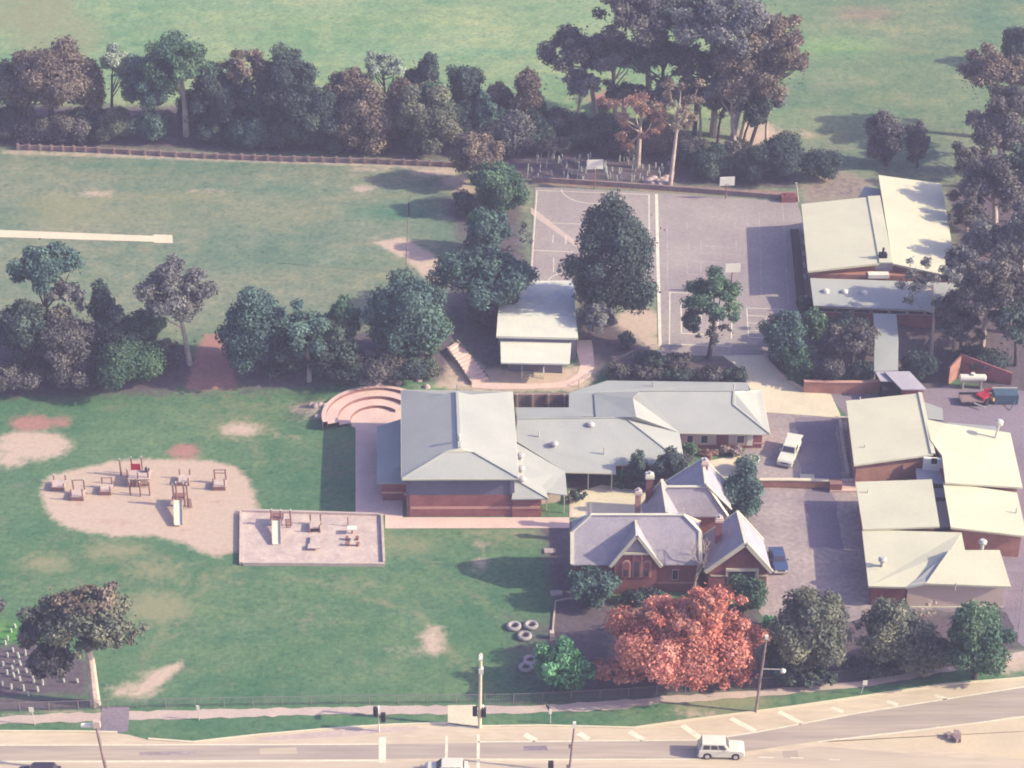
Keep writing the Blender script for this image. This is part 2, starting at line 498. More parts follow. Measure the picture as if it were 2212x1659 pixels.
# ------------------------------------------------------------------ ground
def ground():
    xs = np.concatenate([[-2500, -1200, -600, -320, -220, -170, -140, -125], np.arange(-112, 112.01, 0.6), [125, 140, 170, 220, 320, 600, 1200, 2500]])
    ys = np.concatenate([[-400, -100, 40, 100, 130, 145, 155], np.arange(162, 398.01, 0.6), [404, 415, 430, 460, 500, 560, 640, 800, 1100, 1800, 4000]])
    X, Y = np.meshgrid(xs, ys)
    Z = terrain(X, Y)
    nx, ny = len(xs), len(ys)
    co = np.stack([X.ravel(), Y.ravel(), Z.ravel()], 1)
    x, y = co[:, 0], co[:, 1]
    # grass colour by region (mown field, oval, hill paddock)
    lush = np.array([0.078, 0.172, 0.084]); oval = np.array([0.150, 0.208, 0.130]); hill = np.array([0.180, 0.290, 0.140]); hill_r = np.array([0.130, 0.205, 0.108])
    t = ss((y - 250) / 10)[:, None]
    tint = lush * (1 - t) + oval * t
    t = ss((y - 316) / 12)[:, None]
    hh = hill + (hill_r - hill) * ss((x - 20) / 45)[:, None]
    tint = tint * (1 - t) + hh * t
    cover = np.zeros((len(x), 3))

    def sdf(pp):
        P = np.array([G(*p)[:2] for p in pp])
        n = len(P)
        d = np.full(len(x), 1e9); ins = np.zeros(len(x), bool)
        for i in range(n):
            a, b = P[i], P[(i + 1) % n]
            e = b - a; L = e.dot(e) + 1e-9
            u = np.clip(((x - a[0]) * e[0] + (y - a[1]) * e[1]) / L, 0, 1)
            d = np.minimum(d, np.hypot(x - a[0] - u * e[0], y - a[1] - u * e[1]))
            c = (a[1] > y) != (b[1] > y)
            with np.errstate(divide='ignore', invalid='ignore'):
                xi = (b[0] - a[0]) * (y - a[1]) / (b[1] - a[1]) + a[0]
            ins ^= c & (x < xi)
        return np.where(ins, d, -d)

    def ell(cx, cy, rx, ry, n=14):
        return [(cx + rx * math.cos(2 * math.pi * i / n), cy + ry * math.sin(2 * math.pi * i / n)) for i in range(n)]

    def paint(ch, pp, amt, soft=2.4):
        m = ss(sdf(pp) / soft * 0.5 + 0.5) * amt
        cover[:, ch] = np.maximum(cover[:, ch], m)

    dryness = np.zeros(len(x))
    def dried(pp, amt, soft=5.0):
        dryness[:] = np.maximum(dryness, ss(sdf(pp) / soft * 0.5 + 0.5) * amt)

    def grass(pp, c, amt, soft=3.0):
        m = (ss(sdf(pp) / soft * 0.5 + 0.5) * amt)[:, None]
        tint[:] = tint * (1 - m) + np.array(c) * m

    T, D, Rr = 0, 1, 2      # tan earth, dark litter and hall shadow, reddish earth
    # dry / lush variations of the grass
    dry = (0.26, 0.25, 0.13)
    for e, a in (((120, 470, 70, 35), .45), ((400, 425, 130, 18), .5), ((640, 440, 70, 40), .15), ((230, 425, 50, 16), .55), ((760, 480, 30, 10), .4), ((140, 445, 110, 30), .5),
                 ((100, 1215, 50, 16), .8), ((250, 1190, 60, 16), .8), ((340, 1312, 65, 30), .85), ((330, 1232, 60, 20), .7),
                 ((460, 1240, 40, 14), .5), ((760, 1260, 50, 18), .5), ((880, 1180, 70, 22), .55), ((520, 925, 75, 24), .6), ((420, 1370, 40, 10), .4),
                 ((60, 20, 130, 70), .45), ((430, 60, 200, 18), .3), ((120, 80, 130, 60), .4), ((900, 300, 60, 12), .5), ((1560, 1515, 90, 20), .95),
                 ((560, 880, 160, 18), .4), ((800, 1160, 60, 14), .6), ((1100, 1150, 90, 10), .7), ((1010, 1270, 80, 14), .25), ((300, 1010, 40, 5), .4)):
        dried(ell(*e), min(1, a * 1.15))
    for e, a in (((830, 460, 90, 18), .85), ((560, 410, 120, 14), .45), ((350, 355, 200, 12), .5), ((700, 560, 160, 22), .3)):
        grass(ell(*e), (0.05, 0.165, 0.10), a)
    grass(ell(40, 1375, 60, 22), (0.07, 0.25, 0.04), .95)
    grass(ell(1800, 100, 120, 20), (0.16, 0.30, 0.11), .6)
    grass(ell(1760, 205, 110, 40), (0.09, 0.17, 0.10), .6)
    grass(ell(1870, 30, 60, 14), (0.2, 0.17, 0.12), .7)
    grass(ell(2140, 60, 50, 60), (0.08, 0.18, 0.10), .6)
    for e in ((1750, 55, 60, 6), (1830, 180, 80, 5), (1900, 215, 70, 5), (1800, 240, 60, 6), (1760, 290, 60, 7), (1950, 110, 60, 6)):
        dried(ell(*e), .6)
    grass(ell(700, 60, 300, 30), (0.15, 0.275, 0.125), .6); grass(ell(950, 110, 220, 14), (0.14, 0.28, 0.14), .6)
    for e, a in (((200, 1260, 190, 40), .45), ((620, 1340, 200, 50), .35), ((560, 900, 200, 30), .4), ((420, 1250, 120, 30), .5), ((900, 1300, 120, 30), .35), ((700, 1450, 200, 20), .35), ((250, 470, 260, 40), .45), ((650, 470, 200, 30), .4), ((500, 380, 300, 16), .35), ((780, 1010, 40, 60), .3)):
        dried(ell(*e), a, 9)
    for pp, a in (([(560, 1240), (700, 1262), (900, 1330), (1050, 1500), (1062, 1500), (915, 1325), (705, 1254)], .7), ([(540, 1200), (380, 1300), (300, 1430), (312, 1432), (392, 1306), (550, 1206)], .7), ([(830, 1150), (1090, 1345), (1100, 1340), (845, 1148)], .6), ([(480, 850), (560, 1000), (572, 1000), (494, 848)], .7)):
        dried(pp, a, 2.5)
    # tan earth
    for e, a in (((72, 312, 32, 15), .9), ((785, 407, 26, 8), .7), ((800, 366, 50, 6), .6), ((940, 372, 55, 9), .8), ((985, 392, 28, 12), .9),
                 ((1000, 410, 26, 12), .8), ((210, 418, 40, 10), .55), ((450, 412, 55, 6), .5), ((140, 350, 22, 8), .3),
                 ((70, 962, 84, 34), .8), ((20, 990, 40, 20), .75), ((520, 928, 42, 16), .75), ((600, 935, 16, 6), .5), ((640, 950, 10, 8), .5),
                 ((290, 1492, 55, 18), .7), ((330, 1462, 35, 18), .6), ((935, 1385, 26, 32), .8), ((880, 1405, 50, 12), .4), ((1038, 1218, 9, 14), .8),
                 ((670, 885, 50, 22), .55), ((800, 835, 180, 14), .35), ((1380, 700, 55, 34), .9), ((1405, 740, 40, 18), .8), ((1270, 640, 20, 40), .4),
                 ((1640, 300, 60, 40), .6), ((1690, 290, 80, 7), .6), ((1600, 360, 60, 20), .4), ((1355, 208, 42, 14), .9), ((1040, 1175, 14, 20), .5), ((1250, 1145, 10, 6), .4), ((1900, 1400, 30, 26), .6), ((2180, 1430, 60, 26), .7), ((1500, 1540, 60, 14), .5)):
        paint(T, ell(*e), a)
    paint(T, [(812, 524), (868, 513), (962, 566), (978, 612), (930, 606), (880, 562)], .98, 1.5)
    paint(T, [(960, 760), (1062, 790), (1110, 800), (1240, 792), (1270, 740), (1320, 790), (1250, 845), (1060, 848), (940, 835)], .75, 1.5)
    paint(T, [(275, 1508), (330, 1450), (392, 1428), (398, 1438), (320, 1500)], .8, 1.0)
    paint(T, [(0, 322), (500, 338), (980, 352), (985, 368), (480, 350), (0, 334)], .5, 1.0)
    paint(T, [(0, 1540), (270, 1528), (270, 1534), (0, 1547)], .6, .6)
    paint(T, [(90, 1056), (105, 1030), (150, 1018), (200, 1008), (240, 998), (300, 994), (390, 993), (450, 996), (505, 1008), (530, 1030), (542, 1060), (552, 1090), (560, 1115), (540, 1190), (500, 1192), (470, 1200), (440, 1192), (400, 1172), (330, 1155), (250, 1158), (200, 1148), (150, 1140), (115, 1120), (95, 1085)], 1.0, 1.6)
    for e in ((130, 1062, 22, 6), (172, 1086, 20, 6), (232, 1068, 18, 5), (300, 1080, 34, 7), (385, 1148, 24, 8), (476, 1085, 18, 6), (470, 1190, 26, 8), (250, 1130, 60, 8), (420, 1075, 30, 5)):
        paint(Rr, ell(*e), .42, 1.6)
    # reddish earth
    for e, a in (((70, 914, 44, 15), .95), ((398, 975, 28, 14), .98), ((130, 912, 26, 10), .8), ((1330, 214, 60, 20), .8), ((1100, 1175, 70, 6), .4)):
        paint(Rr, ell(*e), a)
    paint(Rr, [(448, 722), (482, 722), (508, 780), (510, 838), (400, 842), (412, 790)], 1.0, 2.0)
    paint(T, [(1722, 402), (1800, 358), (1900, 395), (1895, 428), (1735, 445)], .55, 3)
    paint(D, [(1722, 402), (1800, 358), (1900, 395), (1895, 428), (1735, 445)], .45, 3)
    paint(Rr, [(1150, 400), (1720, 432), (1720, 412), (1400, 395), (1150, 385)], .55, 1.5)
    paint(Rr, [(1330, 1300), (1480, 1330), (1480, 1440), (1300, 1440)], .75, 2)
    # dark litter under the trees, and one painted hall shadow
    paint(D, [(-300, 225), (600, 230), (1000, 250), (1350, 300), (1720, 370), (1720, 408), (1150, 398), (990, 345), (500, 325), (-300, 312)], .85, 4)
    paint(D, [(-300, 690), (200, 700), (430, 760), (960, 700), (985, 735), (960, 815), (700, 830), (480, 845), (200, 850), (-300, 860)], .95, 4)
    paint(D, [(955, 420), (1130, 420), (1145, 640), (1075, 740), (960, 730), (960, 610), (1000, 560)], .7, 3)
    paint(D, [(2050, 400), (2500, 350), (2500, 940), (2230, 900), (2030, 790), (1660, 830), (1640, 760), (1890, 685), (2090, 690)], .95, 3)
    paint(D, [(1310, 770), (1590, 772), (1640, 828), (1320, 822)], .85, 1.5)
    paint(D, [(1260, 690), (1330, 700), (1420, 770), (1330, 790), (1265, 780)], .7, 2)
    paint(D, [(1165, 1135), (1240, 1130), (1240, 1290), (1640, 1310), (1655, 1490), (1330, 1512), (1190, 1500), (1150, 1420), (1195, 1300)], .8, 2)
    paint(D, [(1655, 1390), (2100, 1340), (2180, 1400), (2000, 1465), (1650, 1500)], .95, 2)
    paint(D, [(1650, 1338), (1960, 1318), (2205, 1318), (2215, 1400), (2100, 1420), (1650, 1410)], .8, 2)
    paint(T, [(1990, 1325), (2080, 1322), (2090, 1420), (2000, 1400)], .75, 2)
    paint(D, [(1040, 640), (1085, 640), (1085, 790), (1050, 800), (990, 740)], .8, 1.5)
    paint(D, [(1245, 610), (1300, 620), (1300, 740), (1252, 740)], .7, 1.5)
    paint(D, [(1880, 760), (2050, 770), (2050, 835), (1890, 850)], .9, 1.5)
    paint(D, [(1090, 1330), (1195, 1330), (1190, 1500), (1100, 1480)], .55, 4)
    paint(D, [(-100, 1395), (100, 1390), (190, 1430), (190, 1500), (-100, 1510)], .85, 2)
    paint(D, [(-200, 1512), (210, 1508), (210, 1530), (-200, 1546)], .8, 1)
    paint(D, [(680, 950), (765, 950), (765, 1108), (690, 1108)], .35, 3)  # the hall's cast shadow, darkened into the lawn colour
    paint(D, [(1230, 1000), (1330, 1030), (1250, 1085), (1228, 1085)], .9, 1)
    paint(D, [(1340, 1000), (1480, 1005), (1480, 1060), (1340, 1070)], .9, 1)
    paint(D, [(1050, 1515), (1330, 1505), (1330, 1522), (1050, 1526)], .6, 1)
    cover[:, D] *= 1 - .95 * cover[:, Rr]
    dull = np.zeros(len(x))
    cover[:] = np.clip(cover, 0, 1)

    me = bpy.data.meshes.new('ground')
    idx = (np.arange(ny - 1)[:, None] * nx + np.arange(nx - 1)[None, :]).ravel()
    faces = np.stack([idx, idx + 1, idx + nx + 1, idx + nx], 1)
    me.vertices.add(len(co)); me.vertices.foreach_set('co', co.ravel())
    me.loops.add(faces.size); me.loops.foreach_set('vertex_index', faces.ravel().astype(np.int32))
    me.polygons.add(len(faces)); me.polygons.foreach_set('loop_start', np.arange(0, faces.size, 4, dtype=np.int32))
    me.polygons.foreach_set('loop_total', np.full(len(faces), 4, dtype=np.int32))
    me.update(); me.validate()
    for nm, arr, al in (('grass_tint', tint, np.ones(len(x))), ('cover', cover, dryness)):
        a = me.attributes.new(nm, 'FLOAT_COLOR', 'POINT')
        a.data.foreach_set('color', np.concatenate([arr, al[:, None]], 1).ravel().astype(np.float32))
    me.polygons.foreach_set('use_smooth', np.ones(len(faces), bool))
    m, n, l = new_mat('ground')
    pos = N(n, 'ShaderNodeNewGeometry').outputs['Position']
    at = N(n, 'ShaderNodeAttribute', attribute_name='grass_tint')
    ac = N(n, 'ShaderNodeAttribute', attribute_name='cover')
    sep = N(n, 'ShaderNodeSeparateColor'); l.new(ac.outputs['Color'], sep.inputs[0])
    big = noise(n, l, 0.055, 5, 0.6, pos, 0.3, 0.7)
    mid = noise(n, l, 0.35, 5, 0.65, pos, 0.3, 0.7)
    fine = noise(n, l, 1.5, 6, 0.75, pos, 0.32, 0.68)
    g = at.outputs['Color']
    g = mixc(n, l, big, mixc(n, l, 1.0, g, (1.40, 1.14, 1.20), 'MULTIPLY'), mixc(n, l, 1.0, g, (0.74, 0.88, 0.90), 'MULTIPLY'))
    g = mixc(n, l, mid, mixc(n, l, 1.0, g, (1.30, 1.12, 1.12), 'MULTIPLY'), mixc(n, l, 1.0, g, (0.74, 0.85, 0.90), 'MULTIPLY'))
    g = mixc(n, l, fine, mixc(n, l, 1.0, g, (1.32, 1.26, 1.24), 'MULTIPLY'), mixc(n, l, 1.0, g, (0.68, 0.74, 0.79), 'MULTIPLY'))
    st = N(n, 'ShaderNodeMapping'); st.inputs['Scale'].default_value = (0.05, 0.22, 1); st.inputs['Rotation'].default_value = (0, 0, 0.35); l.new(pos, st.inputs['Vector'])
    stn = noise(n, l, 1.0, 6, 0.7, st.outputs[0], 0.35, 0.68)
    g = mixc(n, l, stn, mixc(n, l, 1.0, g, (1.18, 1.05, 1.0), 'MULTIPLY'), mixc(n, l, 1.0, g, (0.84, 0.92, 0.96), 'MULTIPLY'))
    cl = noise(n, l, 0.75, 6, 0.7, pos, 0.56, 0.70)
    g = mixc(n, l, cl, g, mixc(n, l, 1.0, g, (0.66, 0.80, 0.80), 'MULTIPLY'))
    # thin worn spots everywhere
    wear = noise(n, l, 0.2, 8, 0.75, pos, 0.55, 0.72)
    wm = N(n, 'ShaderNodeMath', operation='MULTIPLY'); l.new(wear, wm.inputs[0]); wm.inputs[1].default_value = 0.5
    g = mixc(n, l, wm.outputs[0], g, (0.24, 0.22, 0.15))
    rag = noise(n, l, 0.8, 6, 0.7, pos, 0.2, 0.8)
    def masked(base, ch, ca, cb):
        s = N(n, 'ShaderNodeMath', operation='MULTIPLY_ADD'); l.new(rag, s.inputs[0]); s.inputs[1].default_value = 0.9; s.inputs[2].default_value = -0.95
        a = N(n, 'ShaderNodeMath', operation='MULTIPLY_ADD'); l.new(ch, a.inputs[0]); a.inputs[1].default_value = 1.6; l.new(s.outputs[0], a.inputs[2])
        r = N(n, 'ShaderNodeMapRange', interpolation_type='SMOOTHSTEP'); l.new(a.outputs[0], r.inputs['Value'])
        r.inputs['From Min'].default_value = -0.25; r.inputs['From Max'].default_value = 0.62
        return mixc(n, l, r.outputs['Result'], base, mixc(n, l, fine, ca, cb))
    g = masked(g, ac.outputs['Alpha'], (0.27, 0.26, 0.15), (0.19, 0.21, 0.12))
    c = masked(g, sep.outputs[0], (0.54, 0.415, 0.32), (0.435, 0.325, 0.265))
    c = masked(c, sep.outputs[2], (0.40, 0.21, 0.17), (0.30, 0.15, 0.14))
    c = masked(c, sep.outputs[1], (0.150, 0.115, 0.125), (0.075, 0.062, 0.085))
    p = N(n, 'ShaderNodeBsdfPrincipled'); p.inputs['Roughness'].default_value = 0.95; p.inputs['Specular IOR Level'].default_value = 0.1
    l.new(c, p.inputs['Base Color'])
    o = N(n, 'ShaderNodeOutputMaterial'); l.new(p.outputs[0], o.inputs['Surface'])
    me.materials.append(m)
    ob = bpy.data.objects.new('ground', me); COL.objects.link(ob)
    tag(ob, kind='structure')

ground()

# ------------------------------------------------------------------ paved surfaces
OFF = 0.05
sheet('court', [(1156, 404), (1300, 411), (1410, 416), (1722, 437), (1732, 470), (1742, 590), (1752, 690), (1660, 772), (1560, 770), (1428, 767), (1424, 700), (1420, 610), (1140, 615), (1146, 560)], M['court'], OFF)
sheet('road', [(-500, 1578), (167, 1581), (253, 1583), (320, 1597), (417, 1604), (550, 1589), (737, 1573), (854, 1566), (967, 1563), (1034, 1570), (1170, 1568), (1370, 1573), (1475, 1558), (1708, 1528), (1858, 1506), (2041, 1479), (2201, 1466), (2700, 1400), (2700, 2000), (-500, 2000)], M['shoulder'], 0.02, jit=.14)
sheet('road', [(-500, 1613), (245, 1611), (818, 1608), (1032, 1605), (1515, 1600), (1635, 1583), (1858, 1541), (2212, 1485), (2700, 1405), (2700, 1475), (2212, 1549), (1768, 1601), (1500, 1640), (1032, 1638), (818, 1640), (245, 1643), (-500, 1645)], M['lane'], 0.026)
sheet('road', [(-500, 1651), (245, 1650), (818, 1649), (1500, 1648), (1768, 1612), (2212, 1650), (2700, 1700), (2700, 1900), (-500, 1900)], M['road'], 0.026)
sheet('median', [(1768, 1602), (1900, 1588), (2212, 1549), (2700, 1475), (2700, 1690), (2212, 1640), (1960, 1616)], M['gravel'], 0.03, jit=.3)
sheet('path', [(-400, 1553), (0, 1549), (130, 1541), (400, 1534), (737, 1527), (960, 1524), (1106, 1527), (1230, 1520), (1330, 1514), (1430, 1505), (1640, 1491), (1860, 1471), (2120, 1428), (2212, 1408), (2600, 1330), (2600, 1352), (2212, 1420), (2120, 1440), (1860, 1484), (1640, 1505), (1430, 1520), (1330, 1532), (1230, 1538), (1106, 1541), (960, 1543), (737, 1543), (400, 1553), (130, 1561), (0, 1564), (-400, 1568)], M['path'], 0.03, jit=.16)
sheet('path', [(967, 1524), (1028, 1523), (1034, 1569), (967, 1562)], M['concrete'], 0.036)
sheet('driveway', [(220, 1527), (280, 1527), (277, 1580), (260, 1583), (205, 1581), (217, 1556)], M['asphalt'], 0.04)
sheet('carpark', [(1645, 890), (1790, 893), (1830, 905), (1862, 1000), (1865, 1042), (1640, 1040), (1600, 990)], M['carpark'], 0.03)
sheet('carpark', [(1635, 1052), (1850, 1052), (1900, 1300), (1880, 1330), (1830, 1345), (1655, 1345), (1560, 1200)], M['carpark'], 0.03)
sheet('yard', [(1785, 850), (1900, 852), (2040, 835), (2230, 845), (2330, 1000), (2330, 1450), (2205, 1395), (2170, 1320), (1900, 1320), (1840, 1045), (1830, 900)], M['asphalt'], 0.024, jit=.25)
sheet('path', [(1560, 768), (1652, 768), (1665, 790), (1690, 815), (1725, 838), (1770, 848), (1795, 852), (1816, 898), (1800, 902), (1640, 890), (1620, 840), (1600, 800)], M['concrete'], OFF)
# pink concrete round the hall
sheet('path', [(705, 885), (720, 903), (768, 925), (768, 1112), (832, 1113), (832, 1142), (1230, 1141), (1230, 1060), (1235, 1085), (1290, 1075), (1340, 1056), (1400, 1060), (1400, 1115), (1290, 1120), (1235, 1118), (870, 1118), (870, 900), (870, 860), (800, 860)], M['pink'], 0.04)
sheet('path', [(1228, 1062), (1260, 1060), (1300, 1048), (1330, 1052), (1400, 1066), (1395, 1112), (1236, 1116)], M['concrete'], 0.052)
sheet('path', [(1475, 1010), (1500, 1003), (1560, 990), (1610, 985), (1590, 1030), (1500, 1040)], M['concrete'], 0.052)
sheet('path', [(1019, 830), (1059, 828), (1100, 829), (1140, 829), (1190, 828), (1225, 822), (1247, 808), (1253, 790), (1246, 760), (1246, 735), (1278, 735), (1282, 765), (1284, 790), (1276, 812), (1252, 830), (1215, 838), (1140, 841), (1062, 841), (1019, 838)], M['pink'], OFF, step=0.8)
sheet('runup', [(-300, 490), (0, 497), (330, 510), (333, 507), (372, 508), (374, 526), (333, 525), (330, 523), (0, 513), (-300, 506)], M['concrete'], OFF)
# bark play area

# ------------------------------------------------------------------ painted lines
def lines(name, m, off, items):
    b = MB()
    for pp, w in items: strip(b, pp, w, off)
    o = b.build(name, m); o['kind'] = 'structure'
    return o

def quad_lines(b, q, w):
    return [([q[i], q[(i + 1) % 4]], w) for i in range(4)]

def arc_px(c, r, a0, a1, n=16):
    g = G(*c)
    return [(g.x + r * math.cos(R(a0 + (a1 - a0) * i / n)), g.y + r * math.sin(R(a0 + (a1 - a0) * i / n)), 0) for i in range(n + 1)]

lines('court_marking', M['paint'], OFF + 0.008, [([(1160, 412), (1150, 560), (1147, 606)], .16), ([(1160, 412), (1402, 421)], .12), ([(1402, 421), (1402, 480), (1404, 530)], .16),
      ([(1150, 541), (1240, 545)], .14), ([(1190, 482), (1262, 485)], .12), ([(1195, 508), (1194, 526)], .1), ([(1222, 510), (1222, 528)], .1), ([(1196, 558), (1196, 588)], .1),
      ([(1418, 420), (1421, 560), (1426, 764)], .45)])
b = MB()
strip(b, arc_px((1285, 408), 5.2, 182, 320), .14, OFF + .008, world=True)
strip(b, arc_px((1232, 612), 3.2, 60, 180), .12, OFF + .008, world=True)
tag(b.build('court_marking', M['paint']), kind='structure')
lines('court_marking', M['paint'], OFF + 0.012, quad_lines(None, [(1447, 632), (1583, 640), (1579, 749), (1446, 744)], .16) + quad_lines(None, [(1471, 655), (1552, 660), (1550, 724), (1472, 721)], .16)
      + quad_lines(None, [(1613, 666), (1690, 669), (1690, 733), (1617, 729)], .13) + [([(1614, 682), (1690, 686)], .12), ([(1615, 698), (1690, 702)], .1), ([(1616, 714), (1690, 718)], .12), ([(1655, 684), (1655, 702)], .1)]
      + [([(1490, 676), (1512, 677)], .3), ([(1512, 677), (1514, 690)], .3)])
lines('court_marking', M['paint_faint'], OFF + 0.008, [([(1441, 480), (1443, 640)], .1), ([(1485, 480), (1485, 495)], .1), ([(1514, 484), (1514, 498)], .1), ([(1487, 520), (1487, 540)], .1), ([(1514, 520), (1514, 545)], .12), ([(1514, 532), (1590, 535)], .12), ([(1590, 520), (1590, 545)], .1),
      ([(1484, 565), (1610, 570)], .1), ([(1484, 565), (1484, 592)], .1), ([(1514, 567), (1514, 590)], .1), ([(1640, 460), (1645, 640)], .1), ([(1484, 592), (1520, 594)], .1), ([(1588, 480), (1588, 495)], .1), ([(1615, 480), (1615, 498)], .1), ([(1690, 440), (1703, 660)], .1), ([(1460, 545), (1600, 550)], .08)])
# dusty scuff across the left court
sheet('court_scuff', [(1146, 448), (1160, 456), (1200, 488), (1250, 526), (1262, 545), (1240, 530), (1190, 494), (1146, 462)], M['path'], OFF + 0.004)
RO = 0.034
lines('road_marking', M['paint'], RO, [([(-500, 1611), (245, 1610), (818, 1608)], .16), ([(1032, 1603), (1515, 1599), (1570, 1592), (1635, 1582), (1858, 1540), (2212, 1484), (2600, 1420)], .17),
      ([(-500, 1646), (245, 1645), (818, 1643)], .2), ([(1032, 1642), (1515, 1640)], .15), ([(1768, 1603), (1990, 1577), (2212, 1549), (2600, 1492)], .16),
      ([(826, 1592), (826, 1648)], .75), ([(965, 1590), (964, 1642)], .28), ([(1033, 1586), (1033, 1670)], .32),
      ([(1133, 1587), (1158, 1600)], .7), ([(1250, 1584), (1272, 1598)], .7), ([(1360, 1581), (1390, 1598)], .7), ([(1474, 1567), (1514, 1596)], .7), ([(1578, 1552), (1632, 1580)], .65), ([(1682, 1537), (1732, 1563)], .6),
      ([(1796, 1529), (1822, 1538)], .6), ([(1916, 1515), (1940, 1523)], .55), ([(2019, 1502), (2045, 1511)], .55)])
lines('road_marking', M['paint'], RO + 0.002, [([(1640, 1636), (1670, 1637)], .12), ([(1708, 1637), (1735, 1638)], .12), ([(1790, 1641), (1815, 1642)], .12)])
lines('lane_join', M['concrete'], 0.03, [([(1655, 1052), (1840, 1058)], .25), ([(1180, 1522), (1190, 1541)], .2)])

# kerb
b = MB()
wall_run(b, [(-500, 1578), (167, 1581), (253, 1583)], .25, .13, -.05)
wall_run(b, [(320, 1597), (417, 1604), (550, 1589), (737, 1573), (854, 1566), (967, 1563)], .25, .13, -.05)
wall_run(b, [(1036, 1570), (1170, 1568), (1370, 1573), (1475, 1558), (1708, 1528), (1858, 1506), (2041, 1479), (2201, 1466), (2600, 1412)], .25, .13, -.05)
tag(b.build('kerb', M['concrete']), kind='structure')
sheet('soil_strip', [(737, 1577), (854, 1570), (900, 1569), (905, 1576), (737, 1592), (560, 1600), (560, 1594)], M['path'], 0.03)
sheet('road_patch', [(1690, 1623), (1722, 1622), (1726, 1636), (1692, 1637)], M['lane'], 0.031)
sheet('road_patch', [(560, 1617), (640, 1615), (642, 1628), (562, 1630)], M['road'], 0.031)
sheet('road_patch', [(1130, 1612), (1180, 1611), (1184, 1621), (1132, 1622)], M['asphalt'], 0.031)
sheet('road_patch', [(300, 1625), (420, 1623), (422, 1631), (302, 1633)], M['carpark'], 0.031)
sheet('road_patch', [(1650, 905), (1700, 905), (1706, 925), (1652, 926)], M['court'], 0.035)
sheet('road_patch', [(1718, 900), (1800, 903), (1822, 1036), (1730, 1034)], M['asphalt'], 0.035, jit=.2)
sheet('road_patch', [(1738, 1056), (1800, 1056), (1822, 1190), (1748, 1180)], M['asphalt'], 0.035, jit=.25)
# ------------------------------------------------------------------ buildings
def onwall(A, B, px, py):
    """point of the vertical plane through A and B seen at this place"""
    n = Vector((B[1] - A[1], -(B[0] - A[0]), 0)).normalized()
    if n.y > 0: n = -n
    d = ray(px, py)
    t = n.dot(Vector((A[0], A[1], 0)) - Vector((0, 0, CAMZ))) / n.dot(d)
    return Vector((0, 0, CAMZ)) + d * t, n

def feat(b, A, B, x0, y0, x1, y1, t=0.05, sink=0.05):
    ps = []
    for q in ((x0, y0), (x1, y0), (x1, y1), (x0, y1)):
        p, n = onwall(A, B, *q)
        ps.append(p)
    zt, zb = (ps[0].z + ps[1].z) / 2, (ps[2].z + ps[3].z) / 2
    ps = [Vector((ps[0].x, ps[0].y, zt)), Vector((ps[1].x, ps[1].y, zt)), Vector((ps[1].x, ps[1].y, zb)), Vector((ps[0].x, ps[0].y, zb))]
    b.plate([p + n * t for p in ps], -n * (t + sink))

def window(parent, A, B, x0, y0, x1, y1, m_frame=None, name='window'):
    b = MB(); feat(b, A, B, x0, y0, x1, y1, 0.05)
    w = b.build(name, m_frame or M['white'], parent)
    dx, dy = min(1.1, (x1 - x0) * .16), min(1.1, (y1 - y0) * .14)
    b = MB(); feat(b, A, B, x0 + dx, y0 + dy, x1 - dx, y1 - dy, 0.07)
    g = b.build('pane', M['glass'], parent); g.parent = w
    return w

def ridge(b, pts, w=0.35, lift=0.07):
    for a, c in zip(pts[:-1], pts[1:]):
        b.beam(Vector(a) + Vector((0, 0, lift)), Vector(c) + Vector((0, 0, lift)), w, 0.14)

def vent(p, m=None):
    b = MB()
    b.lathe((p.x, p.y, p.z), [(0.22, -0.3), (0.22, 0.15), (0.42, 0.2), (0.5, 0.42), (0.36, 0.62), (0.1, 0.68)], 12)
    return b

